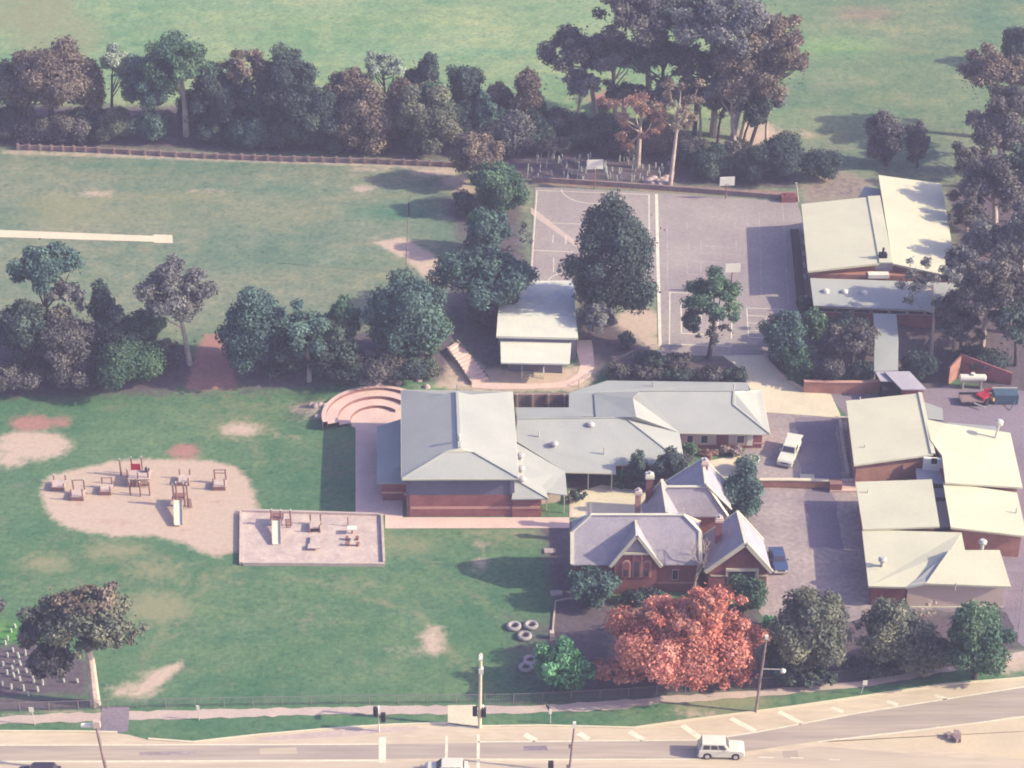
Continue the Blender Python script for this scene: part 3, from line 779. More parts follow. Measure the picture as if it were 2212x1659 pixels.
# ---------- school hall: Dutch-gable roof, brick and blue-grey walls
def school_hall():
    FL, FR, BR, BL = U(868, 1034, 6), U(1120.5, 1033, 6), U(1106.6, 846, 6), U(867, 842, 6)
    t = thing('school_hall', (FL.x + 7, FL.y + 10, 0), 'large red brick hall with steep grey Dutch gable roof', 'school hall')
    mf, mb = (FL + FR) / 2, (BL + BR) / 2
    ax = (mb - mf).normalized()
    RF = mf + ax * 4.3; RF.z = 8.1
    RB = mb - ax * 4.6; RB.z = 8.1
    k = 0.76
    G1, G2 = FL.lerp(RF, k), FR.lerp(RF, k)
    H1, H2 = BL.lerp(RB, k), BR.lerp(RB, k)
    RF2 = RF - ax * (4.3 * (1 - k) - 0.15); RF2.z = 8.1
    RB2 = RB + ax * (4.6 * (1 - k) - 0.15); RB2.z = 8.1
    b = MB()
    b.slab([FL, G1, RF2, RB2, H1, BL]); b.slab([FR, BR, H2, RB2, RF2, G2])
    b.slab([FL, FR, G2, G1]); b.slab([BL, H1, H2, BR])
    rf = b.build('roof', M['roof_grey'], t)
    b = MB(); b.plate([H1, H2, RB2 - Vector((0, 0, .02))], -ax * 0.2); g = b.build('gablet', M['trim'], t); g.parent = rf
    b = MB(); b.plate([G1 + Vector((0, 0, .05)), G2 + Vector((0, 0, .05)), RF2 - Vector((0, 0, .02))], ax * 0.2)
    g = b.build('gablet', M['trim'], t); g.parent = rf
    b = MB(); ridge(b, [RF2 + ax * .1, RB2]); ridge(b, [FL, G1], .22); ridge(b, [FR, G2], .22); ridge(b, [RB2 - Vector((0, 0, .1)), RB2 + Vector((0, 0, 1.0))], .2)
    c = b.build('ridge_cap', M['roof_grey'], t); c.parent = rf
    b = MB()
    for a, c2 in ((FL, FR), (FR, BR), (BR, BL), (BL, FL)):
        b.beam(a - Vector((0, 0, .12)), c2 - Vector((0, 0, .12)), .16, .2)
    c = b.build('gutter', M['trim'], t); c.parent = rf
    b = MB(); b.tube(RF + ax * .6 - Vector((0, 0, .2)), RF + ax * .6 + Vector((0, 0, .9)), .16, .16); b.tube(RF + ax * .6 + Vector((0, 0, .9)), RF + ax * .6 + Vector((0, 0, 1.05)), .28, .1)
    c = b.build('flue', M['steel'], t); c.parent = rf
    xy = inset([FL[:2], FR[:2], BR[:2], BL[:2]], .6)
    b = MB(); b.prism(xy, -.4, 3.15); b.build('brick_wall', M['brick'], t)
    b = MB(); b.prism(inset(xy, .02), 3.15, 5.9); b.build('upper_wall', M['clad'], t)
    A, B = xy[0], xy[1]
    b = MB(); feat(b, A, B, 885, 1094, 1105, 1099.5, .03); b.build('brick_band', M['brick_b'], t)
    
    for x0_ in (883.5, 1102):
        b = MB(); feat(b, A, B, x0_, 1039, x0_ + 2, 1113, .12); b.build('downpipe', M['clad'], t)
    # west wing
    e = 2.95
    wx = xy[0][0]
    w1, w2 = U(814, 1043.7, e), U(814, 921, e)
    i1 = Vector((wx, w1.y + 3.0, 4.5)); i2 = Vector((wx, w2.y, 4.5))
    b = MB(); b.slab([w1, w2, i2, i1]); b.slab([w1, i1, Vector((wx, w1.y, e + .02))]); b.build('wing_roof', M['roof_grey2'], t)
    b = MB(); b.prism([(w1.x + .6, w1.y + .5), (wx, w1.y + .5), (wx, w2.y - .3), (w2.x + .6, w2.y - .3)], -.3, e - .1)
    w = b.build('wing_wall', M['brick'], t)
    b = MB(); feat(b, (w1.x, w1.y + .5), (wx, w1.y + .5), 826, 1062, 879, 1066, .03); b.build('brick_band', M['brick_b'], t)
    for px in (876, 886):
        p, n = onwall((w1.x, w1.y + .4), (wx, w1.y + .4), px, 1064); b = MB(); b.box(p + n * .2, (.3, .4, .25)); b.build('wall_lamp', M['lamp'], t)
    # front east wing and east lean-to
    f1, f2 = U(1105, 1078, e), U(1184, 1077, e)
    ex = xy[1][0]
    T1 = Vector((ex + .05, f2.y + 2.0, 4.4)); T2 = Vector((ex - .3, U(1114, 955, 4.2).y, 4.4))
    V = U(1221, 1019, 2.75); E = U(1225.4, 1069.7, 2.65); K = U(1181, 1064, 2.95)
    b = MB(); b.slab([f1, f2, T1]); b.slab([T1, f2, K]); b.slab([T1, K, E, V, T2])
    r = b.build('wing_roof', M['roof_grey'], t)
    b = MB(); ridge(b, [T1, f2], .2, .05); c = b.build('ridge_cap', M['roof_grey'], t); c.parent = r
    b = MB(); b.prism([(ex - .3, f1.y + .45), (f2.x - .8, f2.y + .45), (f2.x - .8, f2.y + 4), (ex - .3, f1.y + 4)], -.3, e - .1)
    b.build('wing_wall', M['brick'], t)
    A2, B2 = (ex, f1.y + .45), (f2.x - .8, f1.y + .45)
    b = MB(); feat(b, A2, B2, 1106, 1094, 1167, 1099, .03); b.build('brick_band', M['brick_b'], t)
    b = MB(); b.prism([(f2.x - 1.2, f2.y + 3), (V.x - .6, f2.y + 3.6), (V.x - .6, V.y), (ex, V.y)], -.2, 2.4); b.build('porch_wall', M['board'], t)
    for px, py in ((1222, 1072), (1184, 1066)):
        q = U(px, py, 2.6); b = MB(); b.beam((q.x - .15, q.y + .15, 0), (q.x - .15, q.y + .15, 2.55), .14); b.build('post', M['trim'], t)
    for px, py, z in ((1128, 1040, 4.1), (1125, 989, 4.3), (1126, 1017, 4.25)):
        q = U(px, py, z); v = vent(q).build('roof_vent', M['steel'], t)

# ---------- long grey classroom wing
def classroom_wing():
    t = thing('classroom_wing', (U(1300, 950).x, 228, 0), 'long low grey steel roofed classroom wing with hips and valleys', 'school building')
    RL, RR = U(1117, 905, 5.2), U(1351, 903, 5.2)
    VT, V = U(1113, 952, 4.15), U(1221, 1019, 2.75)
    b = MB()
    e1, e2, e3 = U(1330.5, 1022, 2.65), U(1330.5, 1003, 3.1), U(1479, 1003, 3.05)
    b.slab([RL, VT, V, e1, e2, e3, RR])
    K1, K2 = U(1374, 900.5, 5.75), U(1367, 859.6, 5.75)
    c1, c2 = U(1468, 934.6, 2.95), e3
    r = b.build('roof', M['roof_grey'], t)
    b = MB(); b.slab([RR, c2, c1]); b.slab([RR, c1, K2, K1]); r3 = b.build('link_roof', M['roof_grey'], t)
    P1, P2 = U(1283, 850, 4.75), U(1287, 900.5, 5.0)
    b = MB(); b.slab([P1, P2, K1, K2]); b.slab([K2, U(1381, 846.5, 5.2), P1]); b.build('link_roof', M['roof_grey2'], t)
    b = MB()
    b.slab([U(1113, 880, 4.5), U(1229, 880, 4.55), U(1289, 899, 4.85), RL + Vector((0, .4, -.1)), U(1113, 912, 4.9)])
    b.slab([U(1229, 849, 4.5), U(1284, 849, 4.62), U(1288, 899.5, 4.83), U(1229, 880, 4.5)])
    b.slab([U(1229, 849, 4.5), U(1312, 822, 4.5), U(1613, 826, 4.5), U(1619, 842, 4.3), U(1400, 846, 4.3), U(1284, 849, 4.6)])
    b.build('corridor_roof', M['roof_grey2'], t)
    # right-hand block
    q = [U(1382, 844.6, 5.0), U(1585.5, 844.6, 5.0), U(1584, 874.6, 4.3), U(1663, 937.4, 2.85), U(1468, 934.6, 2.85), U(1367, 860, 4.7)]
    b = MB(); b.slab(q); b.slab([q[1], U(1645.5, 842, 2.9), q[3], q[2]]); b.build('end_roof', M['roof_grey'], t)
    b = MB(); ridge(b, [q[0], q[1]], .25, .05); ridge(b, [q[1], q[2]], .25, .05); ridge(b, [q[2], q[3]], .2, .05); b.build('ridge_cap', M['roof_grey'], t)
    b = MB(); ridge(b, [RL, RR, e3], .2, .05); b.build('ridge_cap', M['roof_grey'], t)
    for a, c in ((q[4], q[3]), (V, e1), (e2, e3), (q[3], U(1645.5, 842, 2.9))):
        b = MB(); b.beam(a - Vector((0, 0, .1)), c - Vector((0, 0, .1)), .14, .16)
        b.build('gutter', M['trim'], t)
    # walls
    y0 = q[4].y + .75
    xl, xr = q[4].x - 1.0, q[3].x - .8
    b = MB(); b.prism([(xl, y0), (xr, y0), (xr, y0 + 9.5), (xl, y0 + 9.5)], -.3, 2.7); b.build('wall', M['brick'], t)
    A, B = (xl, y0), (xr, y0)
    for q0, q1 in ((1472, 1548), (1574, 1613)):
        b = MB(); feat(b, A, B, q0, 939, q1, 958.5, .04); b.build('wall_panel', M['board'], t)
    window(t, A, B, 1514, 940, 1530, 957); window(t, A, B, 1592, 940, 1609, 957); window(t, A, B, 1484, 940, 1498, 956)
    b = MB(); feat(b, A, B, 1614, 940, 1627, 962, .08); b.build('door', M['white'], t)
    
    for x0_, y0_, x1_, y1_ in ((1628, 956, 1651, 959), (1472, 958.5, 1548, 961), (1574, 959.5, 1613, 962)):
        b = MB(); feat(b, A, B, x0_, y0_, x1_, y1_, .08); b.build('sill_band', M['brick_b'], t)
    yb = e3.y + 2.2
    b = MB(); b.prism([(V.x - 6, yb + 1.4), (e3.x - .8, yb + 1.4), (e3.x - .8, yb + 8.5), (V.x - 6, yb + 8.5)], -.3, 2.7); b.build('wall', M['brick'], t)
    b = MB(); b.prism([(RL.x + .5, 231.5), (10, 231.5), (10, 240), (7.2, 238), (7.2, 234.5), (RL.x + .5, 234.5)], -.3, 4.1); b.build('wall', M['brick'], t)
    b = MB(); b.prism([(10.2, 239.6), (30, 239.6), (30, 240.6), (10.2, 240.6)], -.3, 4.0); b.build('rear_wall', M['brick'], t)
    A, B = (V.x, yb + 1.4), (e3.x, yb + 1.4)
    for k in range(3):
        window(t, A, B, 1240 + k * 30, 1032, 1262 + k * 30, 1048)
    for px, py in ((1271, 1020.5), (1322, 1021), (1345, 1003)):
        p = U(px, py, 2.6); b = MB(); b.beam((p.x, p.y + .1, 0), (p.x, p.y + .1, 2.6), .12); b.build('post', M['trim'], t)
    for px, py, z in ((1276, 922, 4.65), (1198, 963.5, 3.95)):
        vent(U(px, py, z)).build('roof_vent', M['steel'], t)
    for px, py, z in ((1164, 944, 4.3), (1305, 979, 3.7), (1411, 836, 4.4), (1585.5, 842, 5.0)):
        p = U(px, py, z); b = MB(); b.tube(p - Vector((0, 0, .3)), p + Vector((0, 0, .9)), .09); b.build('flue', M['steel'], t)
    # sunken court behind: dark wall between pale posts
    A, B = U(1114, 878, 0), U(1229, 878, 0)
    yb = 241.2
    w = thing('retaining_wall', ((A.x + B.x) / 2, yb, 0), 'dark stone retaining wall with pale posts behind the grey roofs', 'wall')
    b = MB(); b.box(((A.x + B.x) / 2, yb + .3, .9), (B.x - A.x + 1, .5, 2.4)); b.build('wall', M['dirt'], w)
    b = MB()
    for k in range(4):
        x = A.x + (B.x - A.x) * (k + .1) / 3.4
        b = MB(); b.box((x, yb - .12, .95), (.22, .2, 2.7)); b.build('post', M['edging'], w)

# ---------- old brick schoolhouse
def old_school():
    yf = 200.9
    ez = 4.2
    t = thing('old_schoolhouse', (U(1375, 1220, 4).x, yf, 0), 'Victorian red brick schoolhouse with slate roofs and cream barge boards', 'schoolhouse')
    EL, ER = U(1236, 1221.6, ez), U(1512.5, 1218, ez)
    y = (EL.y + ER.y) / 2; EL.y = ER.y = y
    RZ = 9.0
    RL, RR = U(1276, 1111, RZ), U(1477, 1113.5, RZ)
    yr = (RL.y + RR.y) / 2; RL.y = RR.y = yr
    yb = 2 * yr - y
    def on(zf, left):     # point on the verge of the main roof at height fraction
        x = EL.x if left else ER.x
        return Vector((x, y + (yr - y) * zf, ez + (RZ - ez) * zf))
    JL, JR = on(.66, True), on(.66, False)
    JLb, JRb = Vector((JL.x, 2 * yr - JL.y, JL.z)), Vector((JR.x, 2 * yr - JR.y, JR.z))
    BLc, BRc = Vector((EL.x, yb, ez)), Vector((ER.x, yb, ez))
    b = MB()
    b.slab([EL, ER, JR, RR, RL, JL], .14); b.slab([BLc, JLb, RL, RR, JRb, BRc], .14)
    b.slab([JL, RL, JLb], .14); b.slab([JR, JRb, RR], .14)
    rf = b.build('roof', M['slate'], t)
    b = MB()
    ridge(b, [RL, RR], .34, .06)
    for a, c in ((RL, JL), (RL, JLb), (RR, JR), (RR, JRb)): ridge(b, [a, c], .36, .06)
    for a, c in ((JL, EL), (JLb, BLc), (JR, ER), (JRb, BRc)): b.beam(a + Vector((0, 0, .06)), c + Vector((0, 0, .06)), .42, .22)
    c = b.build('barge_board', M['trim'], t); c.parent = rf
    b = MB(); b.beam(RL + Vector((0, 0, .1)), RL + Vector((0, 0, 1.9)), .12); b.beam(RR + Vector((0, 0, .1)), RR + Vector((0, 0, .9)), .12); c = b.build('finial', M['trim'], t); c.parent = rf
    x0, x1 = EL.x + .35, ER.x - .35
    b = MB(); b.prism([(x0, y + .45), (x1, y + .45), (x1, yb - .45), (x0, yb - .45)], -.4, ez - .1)
    for x in (x0, x1 - .3):
        b.plate([(x, y + .6, ez - .1), (x, yb - .6, ez - .1), (x, yr + (yr - y) * .32, ez + (RZ - ez) * .6), (x, yr - (yr - y) * .32, ez + (RZ - ez) * .6)], (.3, 0, 0))
    b.build('wall', M['brick'], t)
    # central gable with three arched windows
    gy = y - .25
    fl, fr = onwall((0, gy), (1, gy), 1318, 1224)[0], onwall((0, gy), (1, gy), 1429, 1225)[0]
    ap = onwall((0, gy), (1, gy), 1375.5, 1141)[0]
    fl.z = fr.z = (fl.z + fr.z) / 2
    ap.x = (fl.x + fr.x) / 2
    ap.z = min(ap.z, 8.45)
    back = y + (yr - y) * (ap.z - ez) / (RZ - ez) + .3
    b = MB()
    b.slab([fl, ap, Vector((ap.x, back, ap.z)), Vector((fl.x, y + .9, fl.z))], .14)
    b.slab([fr, ap, Vector((ap.x, back, ap.z)), Vector((fr.x, y + .9, fr.z))], .14)
    b.build('gable_roof', M['slate'], t)
    b = MB()
    for f in (fl, fr): b.beam(f + Vector((0, -.03, .02)), ap + Vector((0, -.03, .02)), .16, .40)
    cz = fl.z + (ap.z - fl.z) * .42
    k = .58
    b.beam(fl.lerp(ap, .42) + Vector((.2, .02, 0)), fr.lerp(ap, .42) + Vector((-.2, .02, 0)), .12, .28)
    b.beam(ap, Vector((ap.x, back, ap.z)), .25, .12)
    b.build('barge_board', M['trim'], t)
    b = MB(); b.plate([fl + Vector((.5, .22, -.1)), fr + Vector((-.5, .22, -.1)), ap + Vector((0, .22, -.75))], (0, 1.4, 0))
    b.plate([(fl.x + .5, gy + .22, fl.z - .1), (fr.x - .5, gy + .22, fr.z - .1), (fr.x - .5, gy + .22, -.3), (fl.x + .5, gy + .22, -.3)], (0, 1.0, 0))
    b.build('gable_wall', M['brick'], t)
    b = MB(); b.plate([fl.lerp(ap, .45) + Vector((.3, .17, 0)), fr.lerp(ap, .45) + Vector((-.3, .17, 0)), ap + Vector((0, .17, -.8))], (0, .06, 0)); b.build('gable_panel', M['slate'], t)
    A, B = (0, gy + .22), (1, gy + .22)
    for cx, top, bot, w in ((1376, 1196, 1246, 7.5), (1352.5, 1213, 1246, 6.5), (1396.5, 1213, 1246, 6.5)):
        def arch(e, tt):
            pts = []
            l0, _ = onwall(A, B, cx - w - e, bot); r0, _ = onwall(A, B, cx + w + e, bot); tp, _ = onwall(A, B, cx, top - e)
            hw = (r0.x - l0.x) / 2; xc = (r0.x + l0.x) / 2; zs = tp.z - hw * 1.15
            pts = [Vector((xc - hw, l0.y - tt, l0.z)), Vector((xc + hw, l0.y - tt, l0.z))]
            for i in range(9):
                a = math.pi * i / 8
                pts.append(Vector((xc + hw * math.cos(a), l0.y - tt, zs + hw * 1.15 * math.sin(a) ** .85)))
            return pts
        b = MB(); b.plate(arch(3.2, .10), (0, .12, 0)); w1 = b.build('window', M['brick_b'], t)
        b = MB(); b.plate(arch(0, .13), (0, .06, 0)); g = b.build('arch', M['brick'], t); g.parent = w1
        b = MB(); feat(b, A, B, cx - w * .72, top + 16, cx + w * .72, bot - 3, .16, .02); g = b.build('pane', M['glass'], t); g.parent = w1
    A, B = (0, y + .45), (1, y + .45)
    window(t, A, B, 1452, 1230, 1466, 1252); window(t, A, B, 1262, 1228, 1276, 1250)
    b = MB(); feat(b, A, B, 1240, 1257, 1510, 1260, .05); b.build('brick_band', M['brick_b'], t)
    # right wing, gable to the road
    gy = 199.75
    P = lambda px, py: onwall((0, gy), (1, gy), px, py)[0]
    ap, fl, fr = P(1609.7, 1174), P(1523, 1236), P(1667.5, 1236)
    fl.z = fr.z = (fl.z + fr.z) / 2; ap.x = (fl.x + fr.x) / 2 + .6
    rb = U(1593.5, 1104.7, ap.z)
    d = rb - ap
    fl_b, fr_b = fl + d, fr + d
    b = MB(); b.slab([fl, ap, rb, fl_b], .15); b.slab([fr, fr_b, rb, ap], .15); r2 = b.build('wing_roof', M['slate'], t)
    b = MB()
    for f in (fl, fr): b.beam(f + Vector((0, -.05, .02)), ap + Vector((0, -.05, .02)), .18, .5)
    ridge(b, [ap, rb], .36, .06); b.beam(fl_b, rb, .3, .2); b.beam(fr_b, rb, .3, .2)
    c = b.build('barge_board', M['trim'], t); c.parent = r2
    w1, w2 = fl.x + .5, fr.x - .5
    b = MB(); b.prism([(w1, gy + .4), (w2, gy + .4), (w2 + d.x, gy + d.y - .3), (w1 + d.x, gy + d.y - .3)], -.4, fl.z - .12)
    b.plate([(w1, gy + .4, fl.z - .12), (w2, gy + .4, fl.z - .12), (ap.x, gy + .4, ap.z - .55)], (0, .4, 0))
    b.build('wing_wall', M['brick'], t)
    A, B = (0, gy + .4), (1, gy + .4)
    b = MB(); feat(b, A, B, 1568, 1227, 1639, 1232, .22, .1); feat(b, A, B, 1568, 1232, 1572, 1243, .12, .1); feat(b, A, B, 1634, 1232, 1639, 1243, .12, .1); feat(b, A, B, 1535, 1242, 1658, 1245, .06)
    b.build('window_hood', M['trim'], t)
    window(t, A, B, 1573, 1233, 1633, 1262)
    # rear wings
    z1 = 7.6
    a0, a1 = U(1441, 1108, z1), U(1430, 1037, z1)
    a0.y = min(a0.y, yb + .5)
    ce = 4.0
    lx = U(1391, 1085, ce).x; rx = a0.x * 2 - lx
    L0, L1 = Vector((lx, a0.y, ce)), Vector((lx - .3, a1.y, ce)); R0, R1 = Vector((rx, a0.y, ce)), Vector((rx - .3, a1.y, ce))
    b = MB(); b.slab([L0, L1, a1, a0]); b.slab([R0, a0, a1, R1])
    # cross roof to the right and its hipped end
    c0, c1 = U(1440.7, 1052, 7.4), U(1529, 1052, 7.4)
    f0, f1 = U(1475, 1111, ce), U(1573, 1120, ce)
    f0.y = f1.y = (f0.y + f1.y) / 2; c0.y = c1.y = (c0.y + c1.y) / 2
    f0.x = a0.x
    bk = 2 * c0.y - f0.y
    g0, g1 = Vector((f0.x, bk, ce)), Vector((f1.x, bk, ce))
    cm = Vector((f1.x, (f1.y + c1.y) / 2 + .2, 5.4))
    b.slab([f0, f1, c1, c0]); b.slab([f1, g1, c1]); b.slab([g0, c0, c1, g1])
    # far gable seen over it
    h0, h1 = U(1524, 1040, 7.9), U(1524, 1031, 7.9)
    h0.y = c1.y - .2; h1.y = h0.y + 5.5
    for sx, k in ((-4.6, 1), (3.2, 1)):
        b.slab([h0, h1, Vector((h1.x + sx, h1.y, 4.3)), Vector((h0.x + sx, h0.y, 4.3))])
    r3 = b.build('rear_roof', M['slate'], t)
    b = MB(); ridge(b, [a0, a1], .36); ridge(b, [c0, c1], .34); ridge(b, [c1, f1], .36); ridge(b, [c1, g1], .34); ridge(b, [a1, L1], .28); ridge(b, [a1, R1], .28)
    ridge(b, [h0, h1], .34); ridge(b, [h1, Vector((h1.x + 3.2, h1.y, 4.3))], .3); ridge(b, [h1, Vector((h1.x - 4.6, h1.y, 4.3))], .3); ridge(b, [a0, f0 + Vector((1.5, 0, 0))], .34); ridge(b, [h0, Vector((h0.x + 3.2, h0.y, 4.3))], .3)
    c = b.build('ridge_cap', M['trim'], t); c.parent = r3
    b = MB(); b.prism([(lx + .4, yb - .5), (rx - .4, yb - .5), (rx - .6, a1.y - .4), (lx + .2, a1.y - .4)], -.3, ce - .1)
    b.prism([(rx - .5, f0.y + .4), (f1.x - .4, f0.y + .4), (g1.x - .4, bk - .4), (rx - .5, bk - .4)], -.3, ce - .1)
    b.prism([(h1.x - 4.2, bk - .5), (h1.x + 2.8, bk - .5), (h1.x + 2.8, h1.y - .4), (h1.x - 4.2, h1.y - .4)], -.3, 4.2)
    b.build('rear_wall', M['brick'], t)
    # chimneys
    for px, top, zt, bw in ((1403.6, 1024, 8.7, .95), (1379, 1060, 8.0, .8), (1523.5, 995, 8.6, .85), (1554, 1118, 8.8, .85)):
        p = U(px, top, zt)
        m = M['brick_b'] if px < 1400 else M['brick']
        b = MB(); b.box((p.x, p.y, zt - 3.0), (bw * .8, bw * .8, 5.2)); b.box((p.x, p.y, zt - 2.2), (bw * .92, bw * .92, .18)); ch = b.build('chimney', m, t)
        b = MB(); b.box((p.x, p.y, zt - .28), (bw * 1.12, bw * 1.12, .3)); b.box((p.x, p.y, zt - .05), (bw * .9, bw * .9, .2))
        c = b.build('chimney_cap', M['board'] if px != 1403.6 else M['trim'], t); c.parent = ch
        b = MB(); b.tube((p.x, p.y, zt + .02), (p.x, p.y, zt + .4), .2, .17); c = b.build('chimney_pot', M['lav'], t); c.parent = ch

# ---------- white flat-roofed classroom on the bank
def bank_classroom():
    z0 = 1.3
    t = thing('white_classroom', (U(1160, 790, z0).x, 249, z0), 'white roofed timber classroom on the bank above the curved pink path', 'classroom')
    fl, fr = U(1072, 726, 5.4), U(1249, 730, 5.4)
    bl, br = U(1083, 607, 5.4), U(1239, 606, 5.4)
    ml, mr = U(1075, 683, 6.2), U(1244, 684, 6.2)
    b = MB(); b.slab([fl, fr, mr, ml], .3); b.build('roof', M['roof_white'], t)
    b = MB(); b.slab([ml, mr, br, bl], .3); b.build('rear_roof', M['roof_stain'], t)
    b = MB(); b.prism(inset([fl[:2], fr[:2], br[:2], bl[:2]], .35), z0 - 1, 5.2); b.build('wall', M['clad'], t)
    l0, l1, l2, l3 = U(1082, 782, 3.9), U(1230.6, 785, 3.9), U(1234, 740, 4.5), U(1081, 735.5, 4.5)
    b = MB(); b.slab([l0, l1, l2, l3], .22); b.build('porch_roof', M['roof_white'], t)
    b = MB(); b.beam(l0 - Vector((0, .05, .1)), l1 - Vector((0, .05, .1)), .15, .25); b.build('gutter', M['white'], t)
    A, B = (l0.x + .9, l0.y + 2.4), (l1.x - .9, l1.y + 2.4)
    b = MB(); b.prism([A, B, (B[0], B[1] + 3), (A[0], A[1] + 3)], z0 - 1.5, 3.75); b.build('porch_wall', M['clad'], t)  # dark wall colour stands in for the shade under the porch
    s = thing('entry_steps', G(1150, 820), 'pale concrete entry steps with white handrails below the white classroom', 'steps')
    g0, g1 = G(1130, 822), G(1172, 822)
    b = MB()
    for k in range(6):
        b.box(((g0.x + g1.x) / 2, g0.y + .5 + k * .55, g0.z + .08 + k * .2 - .4), (g1.x - g0.x, .56, 1.0))
    b.build('step', M['concrete'], s)
    for x in (g0.x - .15, g1.x + .15):
        b = MB()
        b.beam((x, g0.y + .3, g0.z - .2), (x, g0.y + .3, g0.z + 1.1), .14); b.beam((x, g0.y + 3.6, g0.z + .5), (x, g0.y + 3.6, g0.z + 2.2), .14)
        b.beam((x, g0.y + .3, g0.z + 1.1), (x, g0.y + 3.6, g0.z + 2.2), .13)
        b.build('handrail', M['white'], s)
    b = MB(); b.beam((g0.x - .2, g0.y + 3.7, g0.z + 2.2), (g1.x + .2, g0.y + 3.7, g0.z + 2.2), .14); b.build('handrail', M['white'], s)

# ---------- big hall beside the courts
def court_hall():
    t = thing('court_hall', (U(1890, 560, 2.5).x, 268, 2.5), 'big cream roofed brick hall with dark roof vent beside the courts', 'hall')
    L0, L1 = U(1745, 585.5, 7.1), U(1731, 440.5, 7.1)
    r0, r1 = U(1899.5, 568.5, 7.8), U(1874, 425.5, 7.8)
    s0, s1 = U(1928.5, 569, 7.85), U(1901, 424, 7.85)
    F0, F1, F2, F3 = U(1928.5, 569, 7.75), U(2069, 600.5, 6.6), U(2034, 396.5, 6.6), U(1897.5, 378, 7.75)
    b = MB(); b.slab([L0, r0, r1, L1], .3); b.slab([F0, F1, F2, F3], .3); rf = b.build('roof', M['roof_cream'], t)
    b = MB(); b.slab([r0 + Vector((0, 0, .14)), s0 + Vector((0, 0, .14)), s1 + Vector((0, 0, .14)), r1 + Vector((0, 0, .14))], .2); c = b.build('ridge_cap', M['roof_cream'], t); c.parent = rf
    p = U(1907, 553, 8.1)
    b = MB(); b.box((p.x, p.y, p.z), (1.1, .9, .9)); b.tube((p.x, p.y, p.z + .4), (p.x, p.y, p.z + 1.3), .16); v = b.build('roof_vent', M['void'], t); v.parent = rf
    i0, i1 = U(1873, 431, 5.6), U(1866, 402, 5.6)
    b = MB(); b.slab([U(1855, 424, 6.0), U(1905, 424, 6.0), U(1905, 408, 6.0), U(1867, 403, 6.0)], .2); b.build('annexe_roof', M['roof_grey2'], t)
    ya = L0.y + .8
    b = MB(); b.prism([(L0.x + .7, ya), (F1.x - .7, F1.y + .8), (F2.x - .7, F2.y - .6), (L1.x + .7, L1.y - .6)], 1.5, 6.3)
    b.plate([(L0.x + .8, ya, 6.2), (r0.x, r0.y + .8, 6.2), (r0.x, r0.y + .8, 7.5), (L0.x + .8, ya, 6.85)], (0, .4, 0))
    b.plate([(F1.x - .8, F1.y + .8, 6.0), (F0.x, F0.y + .8, 6.0), (F0.x, F0.y + .8, 7.45), (F1.x - .8, F1.y + .8, 6.35)], (0, .4, 0))
    b.build('wall', M['brick_o'], t)
    b = MB(); b.plate([(r0.x - .4, r0.y + .6, 5.8), (s0.x + .2, s0.y + .6, 5.8), (s0.x + .2, s0.y + .6, 7.55), (r0.x - .4, r0.y + .6, 7.55)], (0, .4, 0)); b.build('end_panel', M['lav'], t)
    p = U(1899, 600, 6.2); b = MB(); b.box((p.x, p.y + .8, 6.2), (2.9, 1.0, .6)); b.build('air_unit', M['white'], t)
    # front skillion with long window strip
    a0, a1, a2, a3 = U(1757.5, 660, 5.3), U(2064, 672, 5.3), U(2066, 611, 6.0), U(1750, 600.5, 6.0)
    b = MB(); b.slab([a0, a1, a2, a3], .2); b.build('front_roof', M['roof_grey'], t)
    b = MB()
    for px, py in ((1784, 630.5), (1824.5, 631.5), (1865.5, 633.5)):
        p = U(px, py, 5.65); b = MB(); b.lathe(p, [(.5, -.1), (.5, .12), (.42, .32), (.2, .44)], 12); b.build('skylight', M['lamp'], t)
    A, B = (a0.x + .5, a0.y + .7), (a1.x - .4, a1.y + .7)
    b = MB(); b.prism([A, B, (B[0], B[1] + 8), (A[0], A[1] + 8)], 1.5, 5.1); b.build('front_wall', M['brick'], t)
    for k in range(7):
        x0 = 1768 + k * 38.5
        window(t, A, B, x0, 664.5 + k * 1.3, x0 + 36, 673.5 + k * 1.3)
    # strip darkened as shade, with benches, along the shaded side
    return t

